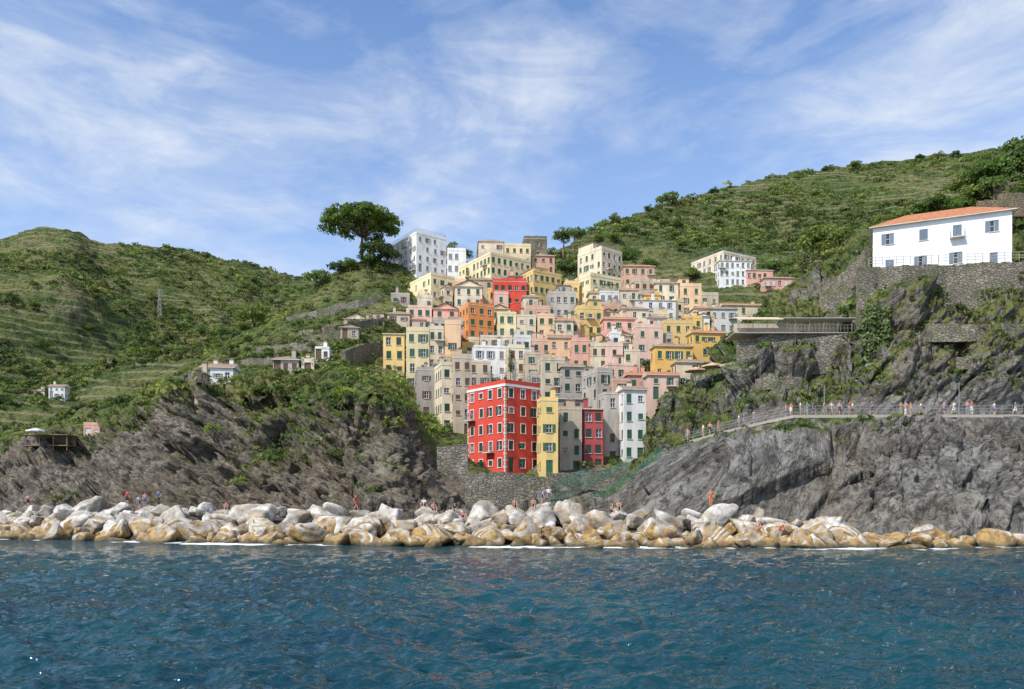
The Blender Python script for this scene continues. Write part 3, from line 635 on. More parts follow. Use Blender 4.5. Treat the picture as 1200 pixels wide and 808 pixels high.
    if roof=='flat':
        mr.box(-.05,-.05,h+.002,w+.05,d+.05,h+.10,0)
        mr.box(0,0,h+.102,w,t,h+ph,1); mr.box(0,d-t,h+.102,w,d,h+ph,1); mr.box(0,t+.002,h+.102,t,d-t-.002,h+ph,1); mr.box(w-t,t+.002,h+.102,w,d-t-.002,h+ph,1)
        rm=mr.mesh('roof',[TRIM,mat])
    elif roof=='slab':
        mr.box(-.2,-.2,h+.002,w+.2,d+.2,h+.16,0); rm=mr.mesh('roof',[TRIM])
    else:
        o_=eave;mr.box(-o_,-o_,h+.002,w+o_,d+o_,h+.10,1); z0=h+.102; rh=pitch*min(w,d)
        A,B,C_,D_=(-o_,-o_,z0),(w+o_,-o_,z0),(w+o_,d+o_,z0),(-o_,d+o_,z0)
        if roof=='hip':
            if w>d: E,G=(d/2,d/2,z0+rh),(w-d/2,d/2,z0+rh); mr.quad(A,B,G,E);mr.tri(B,C_,G);mr.quad(C_,D_,E,G);mr.tri(D_,A,E)
            else: E,G=(w/2,w/2,z0+rh),(w/2,d-w/2,z0+rh); mr.tri(A,B,E);mr.quad(B,C_,G,E);mr.tri(C_,D_,G);mr.quad(D_,A,E,G)
        elif w<d:
            E,G=(w/2,-o_,z0+rh),(w/2,d+o_,z0+rh); mr.quad(A,E,G,D_); mr.quad(B,C_,G,E); mr.tri((0,-.01,z0),(w,-.01,z0),(w/2,-.01,z0+rh*.93),2); mr.tri(C_,D_,G,2)
        else:
            E,G=(-o_,d/2,z0+rh),(w+o_,d/2,z0+rh); mr.quad(A,B,G,E);mr.quad(C_,D_,E,G)
            mr.tri(B,C_,G,2);mr.tri(D_,A,E,2)
        rm=mr.mesh('roof',[tl,TRIM,mat])
    ro=obj('roof',rm,root)
    if room is None: room=roof=='flat' and w>4.5 and random.random()<.4
    if room:
        x0=random.choice([.0,.35,.5])*w; x1=x0+w*.48; y0=d*.35; hh=2.3; mm=MB(); mm.box(x0+.02,y0,h+.104,x1-.02,d-.25,h+hh,0); mm.box(x0-.15,y0-.2,h+hh+.002,x1+.15,d-.1,h+hh+.14,1)
        mm.box((x0+x1)/2-.4,y0-.04,h+.5,(x0+x1)/2+.4,y0-.004,h+1.9,2); obj('roof_room',mm.mesh('roof_room',[mat,TILEG,SM[sh]]),root)
    for q in range(random.choice([0,1,1,2])):
        cx=random.uniform(.15,.85)*w; cy=random.uniform(.3,.8)*d; mc=MB(); hh=random.uniform(1.2,2.)
        mc.box(cx-.3,cy-.3,h+.25,cx+.3,cy+.3,h+hh+.2,0); mc.box(cx-.4,cy-.4,h+hh+.203,cx+.4,cy+.4,h+hh+.3,1); mc.box(cx-.15,cy-.15,h+hh+.303,cx+.15,cy+.15,h+hh+.5,1)
        obj('chimney',mc.mesh('chimney',[mat,TILEG]),ro)
    if rail or (rail is None and roof=='flat' and random.random()<.35):
        mm=MB(); z=h+ph+.002; railing_mb(mm,[(.1,d-.1,z),(.1,.1,z),(w-.1,.1,z),(w-.1,d-.1,z)],.9,.6,0,2,.02)
        obj('railing',mm.mesh('railing',[rcol or METAL]),root)
    if roof=='flat' and not room and w>4 and random.random()<.22:
        mm=MB(); z=h+ph+1.9
        mm.quad((.4,.3,z-.3),(w-.4,.3,z-.3),(w-.4,2.6,z+.1),(.4,2.6,z+.1)); mm.box(.42,.32,h+.104,.48,.38,z-.31);mm.box(w-.48,.32,h+.104,w-.42,.38,z-.31); mm.box(.42,2.5,h+.104,.48,2.56,z+.05);mm.box(w-.48,2.5,h+.104,w-.42,2.56,z+.05)
        obj('awning',mm.mesh('awning',[random.choice(CLOTHM)]),root)
    for (C,n,a,z0,ang) in random.sample(wins,min(balc,len(wins))):
        bb=MB(); bb.box(-.95,-.9,-.16,.95,-.003,-.02,0); br=MB(); railing_mb(br,[(-.9,-.03,-.02),(-.9,-.85,-.02),(.9,-.85,-.02),(.9,-.03,-.02)],.95,.25,0,0,.02)
        bo=obj('balcony',bb.mesh('balcony',[TRIM]),root,(C.x,C.y,z0-.2),ang); obj('railing',br.mesh('railing',[METAL]),bo)
    return root,w,d,h
K={'red':(.60,.06,.035),'darkred':(.42,.07,.07),'yellow':(.74,.53,.20),'paleyellow':(.74,.62,.37),'cream':(.72,.62,.45),'beige':(.54,.45,.33),'grey':(.42,.38,.33),'white':(.76,.75,.72),
   'pink':(.72,.38,.30),'palepink':(.74,.51,.41),'orange':(.70,.25,.07),'ochre':(.74,.46,.13),'dusty':(.60,.37,.26),'stonegrey':(.32,.29,.25),'peach':(.74,.50,.30)}
LN={'paleyellow':'pale yellow','palepink':'pale pink','darkred':'dark red','dusty':'dusty pink','stonegrey':'stone grey'}
random.seed(21)
root,w_,d_,h_=house(548,592,633,450,553,40,'red',K['red'],'dark green','flat',D=117,base=3,skip=0,fl=2.7,cols=3,style=[1,1,0,1,3],trim='w',balc=3,dirt=.3,rail=True,rcol=METAL,room=False,
      label='tall red house with white corner quoins above the harbour',ww=.85,wh=1.35,pitchw=2.6)
for cxs in (0,1,2):
    mq=MB()
    for kz,zz_ in enumerate(np.arange(-2,h_-.6,.5)):
        L=.34 if kz%2 else .2
        if cxs==0: mq.box(-.025,-.025,zz_,L,-.004,zz_+.42); mq.box(-.025,.002,zz_,-.004,L,zz_+.42)
        elif cxs==1: mq.box(w_-L,-.025,zz_,w_+.025,-.004,zz_+.42)
        else: mq.box(-.025,d_-L,zz_,-.004,d_+.025,zz_+.42)
    obj('corner_quoin',mq.mesh('corner_quoin',[TRIM]),root)
mq=MB(); mq.box(-.09,-.09,h_-.30,w_+.09,-.05,h_-.02); mq.box(-.09,-.045,h_-.30,-.05,d_+.09,h_-.02)
obj('cornice',mq.mesh('cornice',[WHITE]),root)
LST=[
(632,634,654,470,557,8,'yellow','green','flat',dict(D=116,room=False,cols=1,skip=0,ww=.9,rail=False)),(653,656,682,480,557,8,'beige','dark green','flat',dict(D=121)),(682,684,707,480,555,8,'darkred','dark green','slab',dict(D=122)),
(706,708,728,462,545,10,'grey','brown','flat',dict(D=126)),(728,731,757,457,541,10,'white','green','gable',dict(D=124)),
(505,518,530,428,508,18,'cream','dark green','flat',dict(dirt=.9,D=133)),(528,531,553,420,512,10,'beige','brown','flat',dict(dirt=.9,D=132)),(486,489,510,434,492,10,'grey','brown','flat',dict(dirt=.9,D=138)),
(447,449,474,392,457,4,'yellow','dark green','slab',dict(D=148)),(474,476,503,388,457,4,'paleyellow','green','flat',dict(D=147)),(500,502,520,386,450,4,'cream','dark green','flat',{}),(519,521,540,380,450,4,'peach','dark green','flat',{}),
(553,556,594,407,460,10,'white','grey','flat',dict(rail=True)),(592,596,615,408,470,8,'cream','brown','flat',dict(dirt=.8)),(612,615,634,415,475,8,'beige','green','flat',dict(dirt=.8)),
(618,622,650,438,485,6,'grey','brown','flat',{}),(632,635,662,422,490,10,'beige','dark green','flat',{}),(655,659,684,430,495,8,'grey','dark green','gable',dict(dirt=.9)),
(640,643,684,468,505,6,'stonegrey','brown','hip',dict(D=131,tile=TILEP)),(682,700,718,436,520,20,'grey','dark green','flat',dict(D=134,dirt=.8)),(716,719,738,446,520,8,'dusty','dark green','flat',dict(D=133,dirt=.8)),
(668,671,690,400,455,4,'pink','green','flat',dict(balc=1)),(689,691,710,404,455,4,'peach','green','hip',dict(balc=1)),(708,711,730,406,458,4,'palepink','dark green','flat',dict(balc=1)),(729,732,750,412,458,4,'cream','green','flat',{}),(733,736,777,440,482,6,'pink','green','gable',{}),(700,712,745,428,465,15,'palepink','green','flat',{}),
(538,549,579,357,425,25,'orange','green','flat',dict(dirt=.3,room=False)),(580,583,605,368,425,4,'paleyellow','green','flat',dict(balc=1)),(604,606,628,371,425,4,'cream','green','flat',{}),(627,630,650,370,425,4,'peach','green','flat',dict(balc=1)),(649,651,672,376,425,4,'cream','green','gable',dict(balc=1)),(560,563,600,395,440,5,'cream','brown','flat',{}),(600,603,622,396,448,5,'white','dark green','flat',{}),(621,623,645,400,448,5,'dusty','dark green','flat',{}),
(640,643,670,396,448,5,'peach','green','gable',{}),
(474,478,506,360,400,8,'palepink','green','flat',dict(rail=True)),(505,508,537,362,400,8,'pink','green','gable',{}),(452,454,480,368,405,4,'beige','brown','hip',{}),(462,464,512,398,435,4,'cream','dark green','flat',{}),
(476,505,533,322,368,35,'paleyellow','green','flat',{}),(455,488,523,274,318,35,'white','grey','flat',dict(D=205,balc=2,rail=True,room=True,label='white flat roofed villa with terraces on the ridge')),
(530,533,565,336,385,5,'cream','green','gable',{}),(456,458,480,345,372,5,'grey','brown','flat',{}),
(537,575,622,298,348,35,'paleyellow','green','flat',dict(skip=.05)),(558,561,590,283,310,4,'cream','brown','hip',dict(D=212)),(588,591,622,288,312,4,'paleyellow','brown','flat',dict(D=212)),
(575,578,617,330,375,5,'red','dark green','flat',dict(dirt=.3)),(597,625,658,318,375,30,'yellow','green','flat',dict(skip=.05)),
(663,692,728,323,376,30,'paleyellow','green','flat',dict(skip=.05)),(677,705,729,292,338,40,'cream','green','flat',{}),(728,731,767,312,350,4,'dusty','green','hip',{}),
(740,743,785,330,365,4,'beige','brown','flat',{}),(765,768,795,332,370,3,'cream','green','hip',{}),(794,797,822,336,370,3,'peach','green','flat',{}),(700,703,726,343,384,4,'white','grey','flat',{}),(724,727,748,340,384,4,'cream','green','gable',{}),(742,745,792,352,388,4,'white','grey','slab',{}),
(674,677,707,362,412,8,'yellow','green','flat',{}),(705,708,744,374,420,5,'pink','green','gable',{}),(742,745,777,384,432,5,'palepink','green','flat',{}),
(775,778,812,379,420,4,'yellow','green','flat',{}),(808,812,851,390,435,8,'ochre','green','gable',dict(D=150,dirt=.3)),(765,768,812,406,448,5,'ochre','green','hip',dict(D=147)),
(790,793,835,425,455,5,'cream','brown','hip',dict(D=140)),(757,760,795,440,468,5,'palepink','green','gable',dict(D=138)),
(818,821,864,362,392,4,'white','grey','hip',dict(D=182)),(798,801,842,346,374,3,'beige','green','flat',dict(D=205)),(845,848,895,358,384,3,'cream','green','gable',dict(D=190)),
(640,643,675,344,390,4,'grey','green','flat',{}),(655,658,680,378,420,4,'peach','green','flat',{}),(520,523,548,376,418,4,'grey','brown','flat',{}),
(810,848,886,296,334,30,'cream','grey','flat',dict(D=238,rail=True)),(840,843,880,306,345,4,'white','grey','slab',dict(D=232)),(873,875,906,317,342,4,'pink','green','slab',dict(D=232)),(893,896,932,326,350,4,'pink','white','hip',dict(D=226)),
(522,524,546,294,322,4,'white','grey','flat',dict(D=208)),(420,422,450,378,404,5,'beige','brown','flat',dict(D=168)),(400,403,432,374,398,8,'cream','brown','gable',dict(D=172)),
(548,551,580,328,368,4,'beige','green','hip',{}),(620,623,650,300,332,4,'dusty','brown','hip',dict(D=214)),
(690,693,720,406,448,6,'cream','brown','flat',dict(D=155)),(545,548,575,425,470,6,'beige','brown','flat',dict(D=142)),
(775,778,806,412,442,6,'palepink','green','flat',dict(D=150)),(725,728,760,362,405,6,'cream','green','hip',dict(D=172)),(615,618,645,362,402,6,'dusty','green','flat',dict(D=178)),
]
rf_=random.Random(5)
env_x=[450,480,500,540,620,680,740,800,850]; env_y=[352,335,326,300,308,318,334,348,392]
for k in range(66):
    px=rf_.uniform(452,822); ytop_min=float(np.interp(px,env_x,env_y)); lo=445 if px<760 else 415
    yt=rf_.uniform(ytop_min+3,lo-15); hh=rf_.uniform(52,84); wd=rf_.uniform(14,24); yb=min(yt+hh,500); th=rf_.choice([4,6,8,12,25])
    xm=px+(2 if th<20 else wd*.4)
    cn=rf_.choice(['cream','paleyellow','palepink','peach','beige','white','yellow','dusty','grey','cream','ochre','peach','pink','cream'])
    LST.append((px,xm,px+wd,yt,yb,th,cn,rf_.choice(['green','dark green','brown','green']),rf_.choice(['flat','flat','hip','flat','gable']),dict(D=Dy(yt+45)+rf_.uniform(2,6),base=8)))
SMALL=[(234,236,273,431,450,6,'white','grey','gable'),(55,57,76,453,467,6,'white','grey','gable'),(96,98,118,498,517,8,'pink','white','flat'),
(318,320,350,422,438,6,'grey','brown','hip'),(350,353,368,425,436,6,'cream','brown','flat'),(367,369,386,409,422,6,'white','brown','flat'),(225,228,238,437,446,6,'beige','brown','gable'),(396,399,420,384,398,6,'beige','brown','gable'),(38,40,52,458,468,6,'cream','brown','gable')]
for t in SMALL:
    hp=pix_on((t[0]+t[2])/2,t[4]+2,'coastal_cliff','far_hill')
    if hp: LST.append(t+(dict(D=hp.y+.6,base=3.5,dflt=5,room=False,rail=False,skip=0,balc=0,fl=2.3,ww=.7,wh=1.,pitchw=1.5,tile=TILEG),))
for xl,xm,xr,yt,yb,th,cn,sh,rf,kw in LST:
    kw=dict(kw); kw.setdefault('tile',random.choice([TILE,TILEG,TILEG]))
    if cn in('grey','beige','cream'): kw.setdefault('dirt',.85)
    j_=random.choice([.86,.93,1.,1.06]); jc=tuple(round(min(.8,x*j_),3) for x in K[cn])
    house(xl,xm,xr,yt,yb,th,LN.get(cn,cn),jc,sh,rf,**kw)
house(612,614,641,280,305,4,'stone',K['grey'],'brown','flat',D=222,wm=STONE,label='ruined brown stone castle tower on the ridge',name='castle_tower',skip=.6,room=False,rail=False,balc=0)
house(1023,1186,1187,247,312,-24,'white',(.77,.78,.80),'blue-grey','hip',D=111,base=1.5,skip=0,fl=3.9,cols=4,style=[3,2,1],name='villa',tile=TILE,dirt=.12,ww=1.1,wh=1.6,dflt=9,pitch=.30,balc=1,eave=.55,label='white two storey villa with terracotta roof on stone terrace')
# ---------------------------------------------------------------- stone walls, railings
def wallobj(pts,hts,th,mat,label,name='stone_wall',down=2.):
    mb=MB(); n=len(pts)
    P=[Vector(p) for p in pts]
    for i in range(n-1):
        a,b=P[i],P[i+1]; seg=max(1,int((b-a).length/.9)); d=(b-a).normalized(); nn=Vector((d.y,-d.x,0)).normalized()*th
        for k in range(seg):
            A=a+(b-a)*k/seg;B=a+(b-a)*(k+1)/seg; ha=hts[i]+(hts[i+1]-hts[i])*k/seg+random.uniform(-.16,.12); hb=ha+random.uniform(-.05,.05)
            q=[(A.x,A.y,A.z-down),(B.x,B.y,B.z-down),(B.x,B.y,B.z+hb),(A.x,A.y,A.z+ha)]; r=[(x-nn.x,y-nn.y,z) for x,y,z in q]
            mb.quad(*q); mb.quad(r[1],r[0],r[3],r[2]); mb.quad(q[3],q[2],r[2],r[3])
            mb.quad(q[0],q[3],r[3],r[0]); mb.quad(q[1],r[1],r[2],q[2])
    o=obj(name,mb.mesh(name,[mat])); top(o,label,'wall'); return o
def railobj(pts,h,step,mat,label,mid=2,pr=.03,cat='railing'):
    mb=MB(); railing_mb(mb,pts,h,step,0,mid,pr); o=obj('railing',mb.mesh('railing',[mat])); top(o,label,cat); return o
P=lambda px,z,D: ((px-CX)/F*D,D,z)
def WP(px,py,pull=1.5,src='coastal_cliff'):
    h=pix_on(px,py,src); return W(px,py,(h.y if h else 200)-pull)
wallobj([P(1006,30.5,110.2),P(1100,30.5,109),P(1200,30.5,108),P(1400,30.5,106)],[6.6,6.6,6.8,6.8],1.,STONE,'high dry stone retaining wall below the white villa')
railobj([P(1018,37.15,110),P(1100,37.15,108.8),P(1186,37.3,108),P(1330,37.3,106.6)],1.2,.9,CONC,'pale metal railing edging the villa terrace',2,.035)
wallobj([P(960,32,128),P(990,34,126),P(1014,36,122)],[7.,7.5,7.5],1.,STONE,'tall rubble stone wall beside the villa terrace')
for k,(x0,x1,yy,hh) in enumerate(((1146,1176,246,1.6),(1172,1230,240,2.),(1164,1230,222,1.4))):
    D_=134 if k<2 else 140
    wallobj([W(x0,yy,D_),W((x0+x1)/2,yy,D_-.3),W(x1,yy,D_-.6)],[hh,hh,hh],.8,BROWNST,'stepped brown stone terrace wall above the villa',down=2.)
wallobj([W(864,440,113.2),W(900,425,112.8),W(1002,420,112)],[4.6,4.,3.6],.8,STONE2,'grey masonry wall below the restaurant terrace')
for x0,x1,yy,hh in ((1085,1200,396,1.7),(1120,1200,428,1.1),(885,940,452,1.)):
    wallobj([WP(x0,yy,.1,'headland_cliff'),WP((x0+x1)/2,yy-1,.1,'headland_cliff'),WP(x1,yy-2,.1,'headland_cliff')],[hh,hh*1.05,hh],.8,STONE,'dry stone terrace wall on the cliff ledge',down=.6)
wallobj([WP(335,378),WP(365,372),WP(395,364),WP(420,358),WP(448,352)],[1.3,1.4,1.4,1.4,1.4],.6,STONE2,'long retaining wall of the hillside road',down=.8)
wallobj([WP(350,394),WP(380,390),WP(410,385),WP(450,379)],[1.1,1.1,1.1,1.2],.6,STONE,'stone terrace wall on the green slope',down=1)
for yy,x0,x1 in ((412,300,385),(430,255,330),(448,200,232),(400,355,400)):
    wallobj([WP(x0,yy),WP((x0+x1)/2,yy-3),WP(x1,yy-6)],[.9,1.,.9],.5,STONE,'low dry stone terrace wall among shrubs',down=.8)
wallobj([WP(405,425),WP(428,418),WP(450,415)],[2.,2.4,2.4],.8,STONE,'stone buttress wall beside the yellow house',down=3)
wallobj([W(512,552,113.6),W(548,552,113.5)],[3.4,4.2],1.,STONE2,'stone harbour wall beside the red house',down=5)
wallobj([W(545,590,108.5),W(600,592,108.5),W(646,594,109)],[4.2,4.4,4.0],3.,STONE2,'old stone quay wall of the small harbour',name='quay_wall',down=3)
wallobj([W(640,575,116),W(700,572,116.5),W(735,565,117)],[2.5,2.5,2.5],.8,STONE2,'stone landing wall under the houses',name='quay_wall',down=5)
# walkway
mb=MB(); pts=[W(800,521,103.2),W(850,507,102.2),W(900,495,101.2),W(930,489,100.2),W(1060,488.5,99.6),W(1200,488.5,99.2),W(1420,488.5,98.6)]
pts=[Vector(p)+Vector((0,0,.25)) for p in pts]
for a,b in zip(pts[:-1],pts[1:]):
    q=Vector((0,3.,0)); t=Vector((0,0,-.35)); mb.quad(a,b,b+q,a+q); mb.quad(a+t,b+t,b,a)
o=obj('footpath',mb.mesh('footpath',[CONC])); top(o,'concrete footpath cut along the cliff','path',kind='structure')
railobj([p+Vector((0,.1,0)) for p in pts[2:]],1.15,1.3,METAL,'grey metal railing along the cliff path',2,.035)
railobj([p+Vector((0,.1,0)) for p in pts[:3]],1.05,1.3,METAL,'grey metal railing beside the descending path',2,.03)
NET=flat('green_net',(.06,.22,.15),.8)
for path in ([W(690,592,103),W(720,580,104),W(745,562,104),W(775,535,104)],[W(648,596,104),W(680,578,112),W(715,560,114),W(740,548,114)],[W(640,585,111),W(665,570,113),W(690,560,114)]):
    path=[Vector(p) for p in path]; mb=MB(); railing_mb(mb,path,1.5,.8,0,7,.035)
    o=obj('net_fence',mb.mesh('net_fence',[NET])); top(o,'green netting fence beside the harbour steps','fence')
root=empty('restaurant_pergola',W(866,388,112.5)); top(root,'open terrace restaurant with pale canopy roof on posts','pergola')
GR=flat('canopy_pale',(.50,.48,.43),.8); mb=MB(); mb.box(6.,-.4,1.7,16.5,2.4,1.78); obj('canopy',mb.mesh('canopy',[GR]),root)
mb=MB(); mb.quad((-.5,-1.1,1.5),(5.9,-1.1,1.5),(5.9,1.6,2.3),(-.5,1.6,2.3)); mb.quad((-.5,-1.1,1.35),(5.9,-1.1,1.35),(5.9,-1.1,1.5),(-.5,-1.1,1.5)); obj('awning',mb.mesh('awning',[flat('cream_cloth',(.70,.58,.42),.9)]),root)
for k in range(9): mb=MB(); mb.box(k*2-.04,0,-.3,k*2+.04,.08,1.698 if k>2 else 1.5); obj('post',mb.mesh('post',[METAL]),root)
mb=MB(); railing_mb(mb,[(-.3,-.2,-.1),(16.3,-.2,-.1)],.9,.5,0,1,.018); obj('railing',mb.mesh('railing',[CONC]),root)
mb=MB(); mb.box(-.8,-.5,-.42,17,4.2,-.302); obj('terrace_floor',mb.mesh('terrace_floor',[CONC]),root)
mb=MB(); mb.box(0,2.5,-.3,16.4,2.7,1.6); obj('back_wall',mb.mesh('back_wall',[plaster((.55,.47,.36),.8)]),root)
hp=pix_on(60,522,'coastal_cliff') or Vector((0,140,0))
root=empty('beach_hut',W(30,521,hp.y-1)); top(root,'small brown open hut with white parasol on rocks','hut')
WD=flat('weathered_wood',(.22,.17,.12),.9)
for x in (0,2.2,4.4,6.6): mb=MB(); mb.box(x,0,-1,x+.12,.12,1.5); obj('post',mb.mesh('post',[WD]),root)
mb=MB(); mb.box(-.3,-.3,1.502,7.,3,1.6); obj('roof',mb.mesh('roof',[TILEG]),root)
mb=MB(); mb.box(0,2.6,-1,6.7,2.8,1.5); obj('back_wall',mb.mesh('back_wall',[WD]),root); mb=MB(); mb.box(-.2,-.2,-.25,6.9,2.58,-.1); obj('deck',mb.mesh('deck',[WD]),root)
def parasol(px,py,D,s,c,label):
    root=empty('parasol',W(px,py,D)); top(root,label,'parasol'); mb=MB(); mb.beam((0,0,0),(0,0,2.3*s),.04,0,.04,8); obj('pole',mb.mesh('pole',[METAL]),root)
    mb=MB(); n=8
    for k in range(n):
        a=2*math.pi*k/n;b_=2*math.pi*(k+1)/n; A=(1.5*s*math.cos(a),1.5*s*math.sin(a),2.05*s);B=(1.5*s*math.cos(b_),1.5*s*math.sin(b_),2.05*s); mb.tri(A,B,(0,0,2.5*s)); mb.quad((A[0],A[1],A[2]-.2),(B[0],B[1],B[2]-.2),B,A)
    obj('canopy',mb.mesh('canopy',[flat('cloth',c,.9)]),root)
parasol(42,520,hp.y-2.5,1.,(.7,.68,.62),'white parasol beside the hut'); parasol(855,447,116,1.1,(.62,.45,.3),'tan parasol on the cafe terrace'); parasol(835,447,117,1.1,(.62,.45,.3),'tan parasol on the cafe terrace'); parasol(815,452,117,1.1,(.6,.4,.28),'tan parasol on the cafe terrace')
h=pix_on(187,372,'far_hill') or W(187,372,400); s=h.y/F*33; mb=MB(); cs=[(-1,-1),(1,-1),(1,1),(-1,1)]
def pyr(z): return s*.06*(1-z*.75)
for k in range(6):
    z0,z1=k/6,(k+1)/6
    for i in range(4):
        a=cs[i];b_=cs[(i+1)%4]; mb.beam((a[0]*pyr(z0),a[1]*pyr(z0),z0*s),(a[0]*pyr(z1),a[1]*pyr(z1),z1*s),.14); mb.beam((a[0]*pyr(z0),a[1]*pyr(z0),z0*s),(b_[0]*pyr(z1),b_[1]*pyr(z1),z1*s),.09)
for z in (.75,.88,.97): mb.beam((-s*.13,0,z*s),(s*.13,0,z*s),.12)
o=obj('power_pylon',mb.mesh('power_pylon',[CONC]),None,h); top(o,'steel lattice power pylon standing on the hillside','pylon')
def lamp(px,D,z):
    root=empty('street_lamp',P(px,z,D)); top(root,'slim grey street lamp on the cliff path','street lamp','lamps on the path'); mb=MB(); mb.beam((0,0,0),(0,0,4.2),.06,0,.04,8); mb.beam((0,0,4.15),(-.7,0,4.35),.03,0,.03,6); obj('pole',mb.mesh('pole',[METAL]),root)
    mb=MB(); mb.box(-1.1,-.12,4.28,-.6,.12,4.4); obj('lamp_head',mb.mesh('lamp_head',[METAL]),root)
lamp(1124,101.8,15.4); lamp(966,102.6,15.4)
# ---------------------------------------------------------------- people
SKINM=flat('skin',(.50,.29,.20),.6,var=.1)
def J(pose):
    j={'pelvis':(0,0,.93),'spine':(0,0,1.13),'chest':(0,0,1.31),'neck':(0,.005,1.46),'chin':(0,-.01,1.54),'crown':(0,-.005,1.66)}
    for s,x in (('l',-1),('r',1)):
        j.update({s+'hip':(x*.09,0,.87),s+'knee':(x*.10,-.02,.48),s+'ankle':(x*.10,.02,.08),s+'toe':(x*.12,-.14,.035),
          s+'sh':(x*.175,0,1.39),s+'elbow':(x*.23,.03,1.12),s+'wrist':(x*.25,-.05,.88),s+'hand':(x*.25,-.075,.80)})
    if pose=='walk':
        j.update({'lknee':(-.1,-.20,.50),'lankle':(-.1,-.28,.10),'ltoe':(-.1,-.44,.06),'rknee':(.1,.06,.50),'rankle':(.1,.33,.16),'rtoe':(.1,.26,.03),
          'lelbow':(-.22,.14,1.14),'lwrist':(-.22,.12,.90),'lhand':(-.22,.10,.82),'relbow':(.22,-.05,1.12),'rwrist':(.21,-.22,.96),'rhand':(.2,-.28,.90)})
    if pose=='hip':
        j.update({'relbow':(.38,.06,1.16),'rwrist':(.20,-.08,1.0),'rhand':(.15,-.11,.97),'lelbow':(-.22,-.10,1.14),'lwrist':(-.14,-.28,1.28),'lhand':(-.10,-.31,1.34)})
    if pose=='sit':
        for k in ('pelvis','spine','chest','neck','chin','crown','lsh','rsh'): x,y,z=j[k]; j[k]=(x,y-(z-.93)*.12,z-.80)
        for s,x in (('l',-1),('r',1)):
            j.update({s+'hip':(x*.1,-.03,.10),s+'knee':(x*.14,-.40,.34),s+'ankle':(x*.13,-.52,-.06),s+'toe':(x*.14,-.68,-.10),s+'elbow':(x*.26,-.12,.38),s+'wrist':(x*.17,-.32,.37),s+'hand':(x*.15,-.39,.37)})
    if pose=='lean':
        for k in ('spine','chest','neck','chin','crown','lsh','rsh'): x,y,z=j[k]; t=z-.93; j[k]=(x,y-t*.65,.90+t*.75)
        j.update({'lelbow':(-.3,-.42,.98),'lwrist':(-.3,-.55,.76),'lhand':(-.3,-.58,.68),'relbow':(.34,-.30,1.0),'rwrist':(.4,-.42,.80),'rhand':(.42,-.46,.72),'lknee':(-.12,-.14,.50)})
    return j
RAD={'pelvis':(.14,.10),'spine':(.12,.09),'chest':(.15,.10),'neck':(.055,.055),'chin':(.07,.075),'crown':(.078,.088),'hip':(.085,.085),'knee':(.055,.055),'ankle':(.036,.036),'toe':(.035,.028),'sh':(.058,.058),'elbow':(.040,.040),'wrist':(.026,.026),'hand':(.036,.02)}
BON=[('pelvis','spine'),('spine','chest'),('chest','neck'),('neck','chin'),('chin','crown')]+[(a.replace('*',s),b.replace('*',s)) for s in 'lr' for a,b in (('pelvis','*hip'),('*hip','*knee'),('*knee','*ankle'),('*ankle','*toe'),('chest','*sh'),('*sh','*elbow'),('*elbow','*wrist'),('*wrist','*hand'))]
